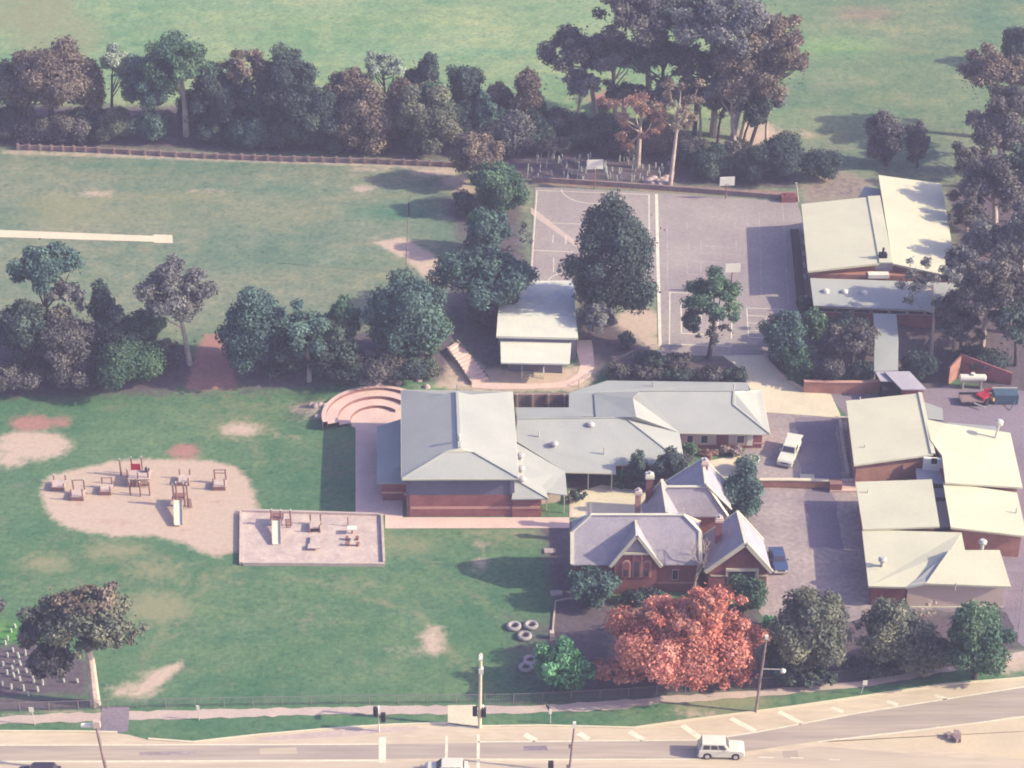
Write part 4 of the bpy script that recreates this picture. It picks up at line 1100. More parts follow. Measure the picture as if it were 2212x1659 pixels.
# ---------- cream skillion-roofed block by the car park
def cream_block():
    t = thing('cream_roofed_block', (U(2000, 1150).x, 212, 0), 'rambling brick school block with overlapping cream skillion roofs by the car park', 'school building')
    def roof(pts, m='roof_cream', th=.25, name='roof'):
        b = MB(); b.slab(pts, th); return b.build(name, M[m], t)
    A0, A1, A2, A3 = U(1845, 1004.4, 4.1), U(1827.6, 865.5, 4.1), U(1987.4, 849.3, 4.7), U(2016, 981, 4.7)
    roof([A0, A1, A2, A3])
    B0, B1, B2, B3, B4 = U(2042, 1042, 4.75), U(2209, 1053, 3.5), U(2182.6, 935, 3.5), U(2044, 915, 4.75), U(2000, 905, 4.85)
    roof([B0, B1, B2, B3, B4, U(2010, 950, 4.93), U(2035, 984, 4.9)])
    b = MB(); ridge(b, [A3, A2], .5, .08); b.build('ridge_cap', M['roof_cream'], t)
    roof([U(1996, 868, 3.3), U(2036, 882, 3.3), U(2038, 908, 3.3), U(2001, 904, 3.4)], 'roof_grey2', .2, 'porch_roof')
    roof([U(2046, 917, 3.0), U(2046, 912, 3.0), U(2150, 921, 3.0), U(2158, 932, 3.0)], 'roof_grey2', .2, 'porch_roof')
    # white vented panel between the two roofs and connecting decks
    b = MB(); pa, pb = U(1996, 990, 4.6), U(2036, 986, 4.6)
    b.plate([(pa.x, pa.y, 4.6), (pb.x, pa.y - .3, 4.6), (pb.x, pa.y - .3, 1.5), (pa.x, pa.y, 1.5)], (0, .4, 0)); b.build('end_panel', M['white'], t)
    b = MB(); feat(b, (pa.x, pa.y), (pb.x, pa.y - .3), 2012.5, 990, 2025, 1001, .12); b.build('vent_hatch', M['void'], t)
    roof([U(1978, 1011, 2.9), U(2036, 1012, 2.9), U(2041, 1046, 2.9), U(1981, 1040, 2.9)], 'lav', .2, 'link_roof')
    roof([U(2014, 1046, 2.5), U(2040, 1046, 2.5), U(2056, 1138, 2.5), U(2029, 1138, 2.5)], 'lav', .2, 'link_roof')
    for px, py in ((2027, 1051), (2036, 1079)):
        p = U(px, py, 2.6); b = MB(); b.box((p.x, p.y, 2.65), (1.6, .35, .3)); b.build('gutter_box', M['dark'], t)
    # two middle roofs
    C0, C1, C2, C3 = U(1864, 1143, 3.5), U(1847.6, 1040.7, 3.5), U(2013, 1035.2, 4.0), U(2030, 1137, 4.0)
    roof([C0, C1, C2, C3])
    D0, D1, D2, D3 = U(2054, 1139, 4.3), U(2218, 1158, 3.4), U(2197, 1064, 3.4), U(2037.3, 1042, 4.3)
    roof([D0, D1, D2, D3])
    # front pair: big left skillion and gabled right end
    E0, E1, E2, E3 = U(1876, 1266, 3.2), U(1862, 1144, 3.2), U(2077, 1150, 3.75), U(2085, 1190, 3.8)
    E4, E5 = U(2052, 1190, 3.9), U(1958, 1268, 3.3)
    roof([E0, E1, E2, E3, E4, E5])
    F0, F1, F2, F3 = U(1999.6, 1260, 3.7), U(2184, 1267, 3.6), U(2159.6, 1188, 5.0), U(2050.5, 1188, 5.0)
    roof([F0, F1, F2, F3])
    roof([F0, F3, E4 + Vector((0, 0, .05)), U(1956, 1269, 3.3)], 'roof_grey')  # grey among cream: the valley's shading is put into this facet's colour
    # walls
    def wall(xy, z1, m='brick_o', z0=-.3):
        b = MB(); b.prism(xy, z0, z1); return b.build('wall', M[m], t)
    wall([(A0.x + .4, A0.y + .5), (A3.x - .6, A3.y + .5), (A2.x - .6, A2.y - .4), (A1.x + .4, A1.y - .4)], 3.8)
    b = MB(); b.plate([(A0.x + .6, A0.y + .5, 3.8), (A3.x - .6, A3.y + .5, 3.8), (A3.x - .6, A3.y + .5, 4.4)], (0, .35, 0)); b.build('gable_wall', M['brick_o'], t)
    wall([(B0.x + .4, B0.y + .5), (B1.x - .5, B1.y + .5), (B2.x - .5, B2.y - .4), (B4.x + .4, B4.y - .6)], 3.25)
    wall([(C0.x + .5, C0.y + .5), (C3.x - .4, C3.y + .5), (C2.x - .4, C2.y - .4), (C1.x + .5, C1.y - .4)], 3.2)
    wall([(D0.x + .3, D0.y + .5), (D1.x - .5, D1.y + .5), (D2.x - .5, D2.y - .4), (D3.x + .4, D3.y - .4)], 3.15)
    b = MB(); b.plate([(D0.x + .3, D0.y + .5, 3.15), (D1.x - .8, D1.y + .5, 3.15), (D0.x + .3, D0.y + .5, 4.05)], (0, .35, 0)); b.build('gable_wall', M['brick_o'], t)
    wall([(E0.x + .6, E0.y + .6), (E5.x, E5.y + .6), (E3.x - .4, E3.y), (E2.x - .4, E2.y - .5), (E1.x + .6, E1.y - .4)], 2.7, 'brick')
    # pale weatherboard front
    W0, W1 = U(1962, 1263, 3.1), U(2176, 1268, 3.3)
    yw = F0.y + .35
    P = lambda px, py: onwall((0, yw), (1, yw), px, py)[0]
    x0, x1 = P(1960, 1280).x, P(2170, 1280).x
    b = MB(); b.prism([(x0, yw), (x1, yw), (x1, yw + 6.5), (x0 + 2.5, yw + 6.5), (x0, yw + 1.5)], -.3, 3.25)
    b.plate([(x0, yw - .02, 3.25), (P(1999, 1262).x, yw - .02, 3.25), (P(1999, 1262).x, yw - .02, 3.5)], (0, .3, 0))
    b.build('weatherboard_wall', M['board'], t)
    b = MB(); b.beam((x0 - .5, yw - .15, 3.1), (P(1999, 1262).x, yw - .15, 3.62), .2, .25); b.beam((x0 - .4, yw - .1, 0.1), (x1, yw - .1, 0.1), .1, .2); b.build('barge_board', M['trim'], t)
    for px, py, z in ((2121, 1186, 5.0), (1905, 1224, 3.2)):
        p = U(px, py, z); b = MB(); b.tube(p, p + Vector((0, 0, .7)), .22); b.lathe(p + Vector((0, 0, .7)), [(.2, 0), (.45, .1), (.5, .4), (.3, .6)], 12); b.build('roof_vent', M['steel'], t)
    p = U(2150, 946, 3.8); b = MB(); b.tube(p, p + Vector((.25, 0, 1.9)), .16); b.lathe(p + Vector((.25, 0, 1.9)), [(.15, 0), (.5, .15), (.5, .6), (.2, .8)], 10); b.build('flue', M['lamp'], t)
    for px, py, z in ((1857, 869, 3.8), (1867, 973, 3.75), (2195, 1108, 3.5), (1874, 1068, 3.3), (2063, 1272, 3.6)):
        p = U(px, py, z); b = MB(); b.tube(p - Vector((0, 0, .2)), p + Vector((0, 0, .8)), .08); b.build('roof_pipe', M['steel'], t)

# ---------- covered way and skillion shed
def covered_way():
    t = thing('covered_walkway', G(1915, 790), 'pale grey steel covered walkway leading down from the court hall', 'walkway')
    a = [U(1886.4, 677, 5.2), U(1936.5, 679, 5.2), U(1941, 736, 4.6), U(1889.5, 734, 4.6)]
    c = [U(1889.5, 734, 4.6), U(1941, 736, 4.6), U(1940, 800, 3.1), U(1888, 801.5, 3.1)]
    b = MB(); b.slab(a, .15); b.slab(c, .15); b.build('roof', M['roof_grey2'], t)
    for q in (a[3], a[2], c[3], c[2]):
        b = MB(); b.beam((q.x + (.2 if q.x < a[0].x + 1 else -.2), q.y + .2, hz(q.x, q.y) - .2), (q.x + (.2 if q.x < a[0].x + 1 else -.2), q.y + .2, q.z - .15), .14); b.build('post', M['white'], t)
    t = thing('skillion_shed', G(1960, 846), 'small brick shed with speckled grey skillion roof at the foot of the walkway', 'shed')
    q = [U(1909.7, 802, 3.3), U(1965, 802, 3.3), U(2001.5, 841, 2.8), U(1948, 841, 2.8)]
    b = MB(); b.slab(q, .15); b.build('roof', M['lav'], t)
    b = MB(); b.slab([U(1891, 803, 3.0), U(1909, 802, 3.0), U(1931, 824, 2.75), U(1902, 823, 2.75)], .12); b.build('awning', M['lav'], t)
    xy = [(q[3].x + .4, q[3].y + .4), (q[2].x - .3, q[2].y + .4), (q[1].x - .2, q[1].y - .5), (q[0].x + .6, q[0].y - .5)]
    b = MB(); b.prism(xy, -.4, 2.7); b.build('wall', M['brick'], t)
    p = xy[0]
    b = MB(); b.box((p[0] - 1.4, p[1] + 1.6, 1.1), (2.6, 2.2, 2.2)); b.build('doorway', M['void'], t)

school_hall()
classroom_wing()
old_school()
bank_classroom()
court_hall()
cream_block()
covered_way()
# ------------------------------------------------------------------ trees and shrubs
SPEC = {
    'dark':   ((0.064, 0.091, 0.097), (0.119, 0.160, 0.136)),
    'green':  ((0.077, 0.142, 0.106), (0.155, 0.241, 0.148)),
    'bright': ((0.084, 0.218, 0.125), (0.183, 0.393, 0.207)),
    'teal':   ((0.082, 0.139, 0.139), (0.140, 0.218, 0.185)),
    'olive':  ((0.137, 0.153, 0.130), (0.252, 0.254, 0.185)),
    'grey':   ((0.140, 0.142, 0.160), (0.245, 0.244, 0.236)),
    'brown': ((0.168, 0.139, 0.125), (0.297, 0.241, 0.190)),
    'rust':   ((0.349, 0.204, 0.177), (0.504, 0.306, 0.236)),
    'pale':   ((0.239, 0.291, 0.244), (0.379, 0.437, 0.333)),
    'pinky':  ((0.413, 0.325, 0.310), (0.562, 0.455, 0.409)),
    'autumn': ((0.550, 0.200, 0.155), (0.700, 0.350, 0.270)),
    'umber': ((0.103, 0.101, 0.116), (0.196, 0.179, 0.166)),
}
LEAF = {k: leaf_mat(k + '_leaves', v[0]) for k, v in SPEC.items()}

def quads_mesh(name, cen, nrm, size, colr, m, asp=0.5, rng=None):
    n = len(cen)
    rv = rng.normal(size=(n, 3))
    u = np.cross(nrm, rv); u /= np.linalg.norm(u, axis=1)[:, None] + 1e-9
    v = np.cross(nrm, u)
    u *= size[:, None]; v *= (size * asp)[:, None]
    co = np.stack([cen - u, cen - v * 1.0, cen + u, cen + v * 1.0], 1).reshape(-1, 3)
    me = bpy.data.meshes.new(name)
    me.vertices.add(n * 4); me.vertices.foreach_set('co', co.ravel().astype(np.float32))
    me.loops.add(n * 4); me.loops.foreach_set('vertex_index', np.arange(n * 4, dtype=np.int32))
    me.polygons.add(n); me.polygons.foreach_set('loop_start', np.arange(0, n * 4, 4, dtype=np.int32))
    me.polygons.foreach_set('loop_total', np.full(n, 4, dtype=np.int32))
    me.update()
    a = me.attributes.new('tint', 'FLOAT_COLOR', 'FACE')
    a.data.foreach_set('color', np.concatenate([colr, np.ones((n, 1))], 1).ravel().astype(np.float32))
    me.materials.append(m)
    return me

def lobes_for(style, ax, ay, az, rng):
    out = []
    if style == 'shrub':
        n = int(np.clip(7 + ax * 2, 8, 26)); lo, hi, r0, r1 = .35, .78, .26, .42
    elif style == 'gum':
        n = int(np.clip(20 + ax * 3.2, 22, 60)); lo, hi, r0, r1 = .35, .90, .15, .29
    elif style == 'sparse':
        n = int(np.clip(10 + ax * 1.6, 10, 26)); lo, hi, r0, r1 = .5, 1.0, .12, .22
    elif style == 'ovoid':
        n = int(np.clip(24 + ax * 4, 24, 60)); lo, hi, r0, r1 = .38, .86, .16, .27
    elif style == 'cone':
        n = 22; lo, hi, r0, r1 = .3, .7, .3, .45
    else:
        n = int(np.clip(18 + ax * 3.0, 20, 54)); lo, hi, r0, r1 = .40, .84, .20, .33
    for i in range(n):
        d = rng.normal(size=3); d /= np.linalg.norm(d)
        if style == 'gum' and d[2] < -.3: d[2] *= -.6
        k = rng.uniform(lo, hi)
        c = d * k * np.array([ax, ay, az])
        r = rng.uniform(r0, r1) * (ax * ay * az) ** (1 / 3)
        if style == 'cone':
            f = np.clip((c[2] / az + 1) / 2, 0, 1)
            c[0] *= 1.15 - f * .95; c[1] *= 1.15 - f * .95; r *= 1.15 - .6 * f
        if style == 'ovoid':
            f = np.clip((c[2] / az + 1) / 2, 0, 1)
            c[:2] *= 1.08 - .62 * f ** 1.5; r *= 1.05 - .3 * f
        out.append((c, r))
    return out

def crown(name, ax, ay, az, style, spec, seed, leaf=0.42, dens=1.5, floor=None):
    leaf *= 0.70
    rng = np.random.default_rng(seed)
    c1, c2 = np.array(SPEC[spec][0]), np.array(SPEC[spec][1])
    cs, ns, ss_, cl = [], [], [], []
    lob = lobes_for(style, ax, ay, az, rng)
    for c, r in lob:
        fl = .72 if style in ('gum', 'sparse') else .9
        n = int(dens * 4 * math.pi * r * r / leaf ** 2)
        d = rng.normal(size=(n, 3)); d /= np.linalg.norm(d, axis=1)[:, None]
        rad = r * (rng.uniform(.35, 1.15, n) if style in ('gum', 'ovoid') else rng.uniform(.5, 1.12, n) if style != 'sparse' else rng.uniform(.3, 1.2, n))
        p = c + d * rad[:, None] * np.array([1, 1, fl])
        out = d * .9 + c / (np.linalg.norm(c) + 1e-6) * .3
        nr = out + rng.normal(size=(n, 3)) * .66 + np.array([0, 0, .18])
        nr /= np.linalg.norm(nr, axis=1)[:, None]
        u = rng.uniform() ** 1.4
        base = (c1 * (1 - u) + c2 * u) / c1 * rng.uniform(.84, 1.16)
        col = base[None, :] * rng.uniform(.72, 1.28, n)[:, None]
        cs.append(p); ns.append(nr); ss_.append(leaf * rng.uniform(.55, 1.1, n)); cl.append(col)
    if style in ('dense', 'shrub', 'cone', 'ovoid'):
        n = int(dens * 2.6 * (ax * ay * az) ** (2 / 3) / leaf ** 2 * 2.2)
        d = rng.normal(size=(n, 3)); d /= np.linalg.norm(d, axis=1)[:, None]
        k = rng.uniform(.45, .78, n)[:, None]
        p = d * k * np.array([ax, ay, az])
        if style == 'ovoid': p[:, :2] *= (1.08 - .62 * np.clip((p[:, 2] / az + 1) / 2, 0, 1) ** 1.5)[:, None]
        if style == 'cone': p[:, :2] *= (1.1 - np.clip((p[:, 2] / az + 1) / 2, 0, 1) * .9)[:, None]
        cs.append(p); ns.append(d + rng.normal(size=(n, 3)) * .5 + np.array([0, 0, .2])); ss_.append(leaf * rng.uniform(.6, 1.15, n)); cl.append(np.ones((n, 3)) * rng.uniform(.75, 1.2, n)[:, None])
    # loose stray sprigs so that the outline stays ragged
    n = int(10 + ax * ay * 2)
    d = rng.normal(size=(n, 3)); d /= np.linalg.norm(d, axis=1)[:, None]
    p = d * np.array([ax, ay, az]) * rng.uniform(.6, .97, n)[:, None]
    cs.append(p); ns.append(d + rng.normal(size=(n, 3)) * .6); ss_.append(leaf * rng.uniform(.5, 1.0, n)); cl.append(np.ones((n, 3)) * rng.uniform(.8, 1.3, n)[:, None])
    cen, nr, sz, col = np.concatenate(cs), np.concatenate(ns), np.concatenate(ss_), np.concatenate(cl)
    nr /= np.linalg.norm(nr, axis=1)[:, None]
    if floor is not None:
        k = cen[:, 2] > floor
        cen, nr, sz, col = cen[k], nr[k], sz[k], col[k]
    return quads_mesh(name, cen, nr, sz, np.clip(col, .2, 3.5), LEAF[spec], rng=rng), lob

_seed = [100]

def geom(base, c, lift=0.0):
    B = G(*base)
    s = scale(B)
    rx, ry = c[2] / s, c[3] / s
    q = ray(c[0], c[1])
    t = B.y / q.y
    cen = Vector((q.x * t, B.y, CAMZ + q.z * t))
    el = math.atan2(CAMZ - cen.z, cen.y)
    rx *= 1.14; ry *= 1.16
    a = rx
    ay = rx * .9
    rem = ry * ry - (ay * math.sin(el)) ** 2
    az = math.sqrt(max(rem, (.42 * ry) ** 2)) / math.cos(el)
    if rem < (.42 * ry) ** 2:
        ay = math.sqrt(max(ry * ry - (az * math.cos(el)) ** 2, .04)) / math.sin(el)
    return B, cen, a, ay, az

def tree(name, label, base, c, spec, style='dense', bark='bark_dark', cat='tree', group=None, leaf=.42, dens=1.5, tr=None, extra=()):
    B, cen, ax, ay, az = geom(base, c)
    _seed[0] += 1
    sd = _seed[0]
    rng = random.Random(sd)
    t = thing(name, B, label, cat, group)
    o = cen - B
    fl = -o.z + .15 - B.z * 0
    me, lob = crown('crown', ax, ay, az, style, spec, sd, leaf, dens, floor=fl)
    cr = bpy.data.objects.new('crown', me); COL.objects.link(cr); cr.parent = t; cr.location = o
    for k, (c2, sp2, st2) in enumerate(extra):
        _, cen2, ax2, ay2, az2 = geom(base, c2)
        o2 = cen2 - B
        me2, lob2 = crown('crown', ax2, ay2, az2, st2, sp2, sd + 500 + k, leaf, dens, floor=-o2.z + .15)
        c3 = bpy.data.objects.new('crown', me2); COL.objects.link(c3); c3.parent = t; c3.location = o2
        lob = lob + [(np.array(q[0]) + np.array(o2 - o), q[1]) for q in lob2]
    tr = tr or max(.10, min(.5, ax * .055 + .06))
    b = MB()
    top = Vector((o.x * .8, o.y, max(o.z - az * .15, .6)))
    mid = Vector((o.x * .35 + rng.uniform(-.3, .3) * tr * 3, 0, top.z * .5))
    b.tube((0, 0, -.4), mid, tr * 1.25, tr * .9, 8)
    b.tube(mid, top, tr * .9, tr * .55, 8)
    big = sorted(lob, key=lambda q: -q[1])[:9 if style in ('gum', 'sparse') else 6]
    for q, r in big:
        tip = o + Vector(q)
        st = mid.lerp(top, rng.uniform(.15, 1.0))
        k = st.lerp(tip, .55) + Vector((0, 0, -.12 * (tip - st).length))
        b.tube(st, k, tr * .42, tr * .28, 6); b.tube(k, tip, tr * .28, tr * .1, 6)
    mi = MB(); mi.v, mi.f = b.v, b.f
    mi.build('trunk', M[bark], t, local=False)
    return t

def shrub(name, label, base, c, spec, cat='shrub', group=None, leaf=.34, dens=1.7, style='shrub'):
    B, cen, ax, ay, az = geom(base, c)
    _seed[0] += 1
    me, _ = crown(name, ax, ay, az, style, spec, _seed[0], leaf, dens, floor=(B.z - cen.z) - .05)
    o = bpy.data.objects.new(name, me); COL.objects.link(o); o.location = cen
    return tag(o, label, cat, group)

BK, GV, RE, MID, CT, RD = ('trees along the far bank of the oval', 'gum trees of the grove behind the courts', 'tall gum trees at the right edge', 'trees between the oval and the lower field', 'trees beside the courts', 'trees along the road front')
T_, S_ = tree, shrub
# far bank, left to right
T_('tree', 'brown tinged bushy tree at the far left end of the bank behind the oval', (110, 288), (112, 165, 98, 68), 'brown', 'dense', group=BK, leaf=.5)
S_('shrub', 'dark low scrub at the left picture edge behind the oval', (38, 290), (30, 258, 60, 34), 'umber')
S_('shrub', 'dark shaded scrub under the brown tree behind the oval', (140, 300), (150, 268, 62, 34), 'umber')
T_('tree', 'pale silvery green slender tree beside the brown bank tree', (238, 285), (245, 150, 42, 55), 'pale', 'gum', group=BK)
T_('tree', 'dark green broad tree behind the bank left of the domed tree', (330, 292), (325, 175, 60, 60), 'teal', 'dense', group=BK)
T_('tree', 'tall domed green tree with pale straight trunk behind the oval', (402, 292), (390, 150, 88, 66), 'green', 'gum', 'bark_pale', group=BK, leaf=.46)
S_('shrub', 'grey green shrub leaning over the bank left of the pale trunk', (252, 302), (248, 264, 45, 36), 'olive')
T_('tree', 'dark shaded tree right behind the pale trunk on the bank', (455, 290), (468, 205, 62, 60), 'dark', 'dense', group=BK)
T_('tree', 'mauve brown open tree between the domed tree and the dark tree', (530, 285), (535, 148, 58, 45), 'brown', 'gum', group=BK)
S_('shrub', 'rounded blue green shrub at the edge of the oval bank', (545, 312), (545, 282, 62, 36), 'teal')
S_('shrub', 'low dark shrub left of the rounded blue green shrub', (455, 306), (455, 283, 38, 26), 'dark')
T_('tree', 'tall dark crowned tree in the middle of the oval bank', (615, 300), (618, 180, 62, 76), 'dark', 'dense', group=BK)
T_('tree', 'spreading dark green tree whose skirt reaches the oval bank', (695, 322), (690, 258, 68, 66), 'dark', 'dense', group=BK)
T_('tree', 'mid green tree peeping above the spreading dark tree', (725, 300), (728, 240, 40, 40), 'green', 'dense', group=BK)
T_('tree', 'olive brown broad tree right of the spreading dark tree', (790, 322), (792, 255, 68, 80), 'brown', 'dense', group=BK, leaf=.46)
T_('tree', 'pale topped tree rising behind the olive brown tree', (832, 280), (828, 150, 44, 42), 'pale', 'gum', group=BK)
T_('conifer', 'dark pointed conifer standing against the green paddock', (925, 255), (925, 165, 40, 60), 'dark', 'cone', group=BK)
T_('conifer', 'smaller dark conifer left of the pointed conifer', (880, 250), (888, 178, 26, 36), 'dark', 'cone', group=BK)
T_('tree', 'dark round tree right of the pointed conifer', (1000, 262), (1003, 188, 44, 52), 'dark', 'dense', group=BK)
T_('tree', 'yellow green topped bushy tree near the oval corner', (930, 325), (928, 255, 70, 74), 'olive', 'dense', group=BK, extra=[((938, 212, 36, 30), 'green', 'dense')])
T_('tree', 'small teal tree between the bushy tree and the reddish conifer', (1045, 300), (1048, 248, 38, 42), 'teal', 'dense', group=BK)
T_('tree', 'low brown crowned tree just left of the reddish conifer', (1078, 262), (1078, 208, 36, 28), 'brown', 'dense', group=BK)
T_('conifer', 'reddish topped conical tree behind the corner of the courts', (1140, 290), (1140, 205, 46, 70), 'brown', 'cone', 'bark_pale', group=BK, extra=[((1142, 250, 46, 40), 'dark', 'dense')])
T_('tree', 'grey olive tree below the reddish conical tree', (1105, 335), (1105, 290, 52, 46), 'grey', 'dense', group=BK)
S_('shrub', 'dark shrub right of the reddish conical tree', (1205, 285), (1205, 258, 48, 28), 'umber')
S_('shrub', 'dark green shrub in the scrub behind the left court', (1275, 312), (1268, 280, 66, 34), 'dark')
S_('shrub', 'grey brown scrub behind the left basketball backboard', (1220, 325), (1190, 308, 60, 24), 'umber')
# grove
T_('gum_tree', 'left gum of the grove with dark ragged crown', (1290, 262), (1245, 115, 68, 60), 'umber', 'gum', 'bark_pale', group=GV, leaf=.5)
T_('gum_tree', 'tallest gum of the grove cut by the top of the picture', (1405, 262), (1385, 40, 95, 62), 'umber', 'gum', 'bark_pale', group=GV, leaf=.52)
T_('gum_tree', 'dark crowned gum in the middle of the grove', (1430, 268), (1432, 128, 78, 50), 'dark', 'gum', 'bark_dark', group=GV, leaf=.5)
T_('gum_tree', 'brown gum with pale stems at the top of the grove', (1540, 292), (1565, 58, 110, 68), 'grey', 'gum', 'bark_pale', group=GV, leaf=.54, extra=[((1640, 100, 50, 45), 'brown', 'gum')])
T_('gum_tree', 'low hanging mauve gum on the right side of the grove', (1575, 330), (1625, 165, 85, 75), 'brown', 'gum', 'bark_pale', group=GV, leaf=.5)
T_('gum_tree', 'outermost brown gum spreading over the green hill', (1612, 335), (1700, 140, 48, 66), 'brown', 'gum', 'bark_dark', group=GV, leaf=.48)
T_('gum_tree', 'dark gum hanging between the two pale gum stems', (1500, 290), (1510, 150, 60, 50), 'umber', 'gum', 'bark_dark', group=GV, leaf=.5)
T_('gum_tree', 'thin crowned gum with leaning white trunk beside the court', (1447, 402), (1472, 215, 62, 58), 'brown', 'sparse', 'bark_pale', group=GV, leaf=.38, tr=.3)
T_('gum_tree', 'reddish thin leaved gum with straight slim trunk behind the court', (1377, 362), (1385, 255, 68, 62), 'rust', 'sparse', 'bark_pale', group=GV, leaf=.38, dens=1.2)
T_('tree', 'small dark tree on the sandy slope below the grove', (1600, 335), (1632, 232, 32, 46), 'dark', 'dense', group=GV)
T_('tree', 'umber small tree on the sandy slope left of the dark one', (1550, 310), (1562, 230, 34, 38), 'umber', 'gum', group=GV)
S_('shrub', 'reddish brown understory shrub below the orange earth mound', (1400, 320), (1400, 290, 70, 34), 'brown')
S_('shrub', 'dark undergrowth right of the leaning white trunk', (1490, 350), (1490, 325, 40, 32), 'umber')
S_('shrub', 'rust coloured low bush on the orange earth mound', (1300, 235), (1312, 222, 34, 14), 'rust')
S_('shrub', 'dark rounded shrub behind the middle of the court wall', (1540, 378), (1540, 350, 50, 34), 'dark')
S_('shrub', 'large dark shrub behind the right backboard', (1690, 388), (1690, 335, 56, 52), 'dark')
S_('shrub', 'dark shrub at the right end of the court wall', (1768, 385), (1768, 352, 46, 36), 'dark')
S_('shrub', 'dark shrub between the middle shrub and the right backboard shrub', (1625, 388), (1622, 358, 46, 34), 'dark')
T_('tree', 'larger of the two dark trees on the hill above the cream hall', (1915, 358), (1914, 292, 44, 54), 'umber', 'dense')
T_('tree', 'smaller of the two dark trees on the hill above the cream hall', (1982, 362), (1980, 308, 26, 46), 'umber', 'dense')
# right edge
T_('gum_tree', 'dark round crowned tree at the upper right picture edge', (2200, 140), (2194, 95, 36, 42), 'dark', 'dense', group=RE)
T_('gum_tree', 'topmost mauve gum of the right edge stand', (2160, 300), (2150, 165, 78, 62), 'brown', 'gum', 'bark_pale', group=RE, leaf=.5)
T_('gum_tree', 'grey brown gum second from the top of the right edge', (2155, 370), (2158, 285, 78, 78), 'umber', 'gum', 'bark_pale', group=RE, leaf=.5)
T_('gum_tree', 'broad umber gum level with the cream hall at the right edge', (2150, 485), (2142, 410, 82, 84), 'umber', 'gum', 'bark_pale', group=RE, leaf=.5)
T_('gum_tree', 'grey gum overlapping the right corner of the cream hall', (2165, 602), (2145, 530, 82, 76), 'grey', 'gum', 'bark_pale', group=RE, leaf=.5)
T_('gum_tree', 'thin gum with open branches in front of the cream hall roof', (2012, 768), (2012, 606, 66, 56), 'grey', 'sparse', 'bark_pale', group=RE, leaf=.36, dens=1.3, tr=.2)
T_('gum_tree', 'tall umber gum with forked white stems right of the covered walkway', (2120, 770), (2140, 640, 78, 88), 'umber', 'gum', 'bark_pale', group=RE, leaf=.46)
T_('gum_tree', 'dark gum above the yard at the right picture edge', (2195, 790), (2190, 700, 50, 80), 'dark', 'gum', 'bark_dark', group=RE, leaf=.46)
T_('tree', 'short shaded tree below the forked white stems', (2075, 770), (2075, 715, 46, 48), 'umber', 'gum', group=RE)
S_('shrub', 'dark undergrowth at the right edge beside the brick wall', (2150, 800), (2130, 775, 70, 28), 'dark')
S_('shrub', 'dark round shrub behind the skillion shed', (1985, 822), (1985, 786, 44, 34), 'dark')
# oval row
T_('gum_tree', 'left gum of the oval row with dark drooping crown', (105, 770), (100, 585, 72, 66), 'teal', 'gum', group=MID, leaf=.44, extra=[((140, 650, 40, 50), 'grey', 'gum')])
T_('conifer', 'dark cypress between the two gums of the oval row', (222, 770), (222, 655, 36, 62), 'dark', 'cone', group=MID)
T_('gum_tree', 'grey crowned gum with pale leaning trunk beside the worn gap', (410, 786), (382, 655, 72, 92), 'grey', 'gum', 'bark_pale', group=MID, leaf=.42)
T_('tree', 'dark thicket tree at the left picture edge below the oval', (40, 800), (45, 710, 70, 60), 'dark', 'dense', group=MID)
T_('tree', 'dark broad tree in the thicket under the left gum', (140, 815), (145, 735, 72, 62), 'umber', 'dense', group=MID)
T_('tree', 'green tree right of the cypress in the thicket', (300, 770), (305, 705, 52, 40), 'green', 'dense', group=MID)
S_('shrub', 'dark green rounded bush at the foot of the thicket', (275, 832), (270, 775, 78, 52), 'green', group=MID)
S_('shrub', 'small bright green bush in the thicket', (300, 770), (300, 745, 34, 22), 'bright')
S_('shrub', 'dark low bush at the left edge foot of the thicket', (40, 840), (40, 805, 80, 38), 'umber')
S_('shrub', 'dark low bush between the thicket and the pale leaning trunk', (375, 800), (370, 765, 34, 34), 'umber')
S_('shrub', 'dark low bush left of the green rounded bush', (165, 842), (160, 808, 60, 34), 'umber')
T_('tree', 'tall dark tree right of the worn gap in the oval row', (555, 815), (552, 705, 68, 96), 'teal', 'dense', group=MID)
T_('tree', 'grey green tree with slender trunk right of the tall dark tree', (668, 822), (662, 735, 62, 88), 'teal', 'gum', 'bark_pale', group=MID)
T_('tree', 'small dark green tree between the grey green tree and the round tree', (738, 775), (740, 690, 38, 46), 'green', 'dense', group=MID)
T_('tree', 'big round dark tree nearest the pink stairs', (880, 790), (878, 690, 84, 96), 'teal', 'dense', group=MID, leaf=.46)
T_('tree', 'green skirted tree at the right side of the big round tree', (932, 770), (934, 706, 46, 46), 'green', 'dense', group=MID)
S_('shrub', 'dark undergrowth left of the big round tree', (765, 822), (760, 792, 66, 34), 'dark')
S_('shrub', 'dark undergrowth below the big round tree', (870, 818), (870, 790, 70, 30), 'dark')
S_('shrub', 'low green undergrowth at the top of the stone terraces', (935, 815), (925, 798, 36, 18), 'olive')
# beside the courts
T_('tree', 'brown topped tree at the left corner of the courts', (1042, 400), (1035, 335, 58, 50), 'brown', 'dense', 'bark_pale', group=CT)
T_('tree', 'bright edged green tree hiding the corner of the left court', (1085, 462), (1082, 402, 62, 58), 'green', 'dense', group=CT)
S_('shrub', 'dark shrub left of the bright edged green tree', (1010, 462), (1008, 438, 32, 26), 'dark')
T_('tree', 'blue green tree standing left of the court lines', (1050, 548), (1050, 495, 52, 46), 'teal', 'dense', group=CT, extra=[((1042, 480, 30, 24), 'bright', 'dense')])
T_('tree', 'wide dark tree spreading behind the white classroom', (1045, 690), (1045, 590, 112, 56), 'teal', 'dense', group=CT, leaf=.46, extra=[((1060, 660, 58, 50), 'umber', 'dense')])
S_('shrub', 'twiggy grey shrub left of the court edge', (1118, 545), (1118, 515, 30, 34), 'grey', style='sparse', dens=1.2)
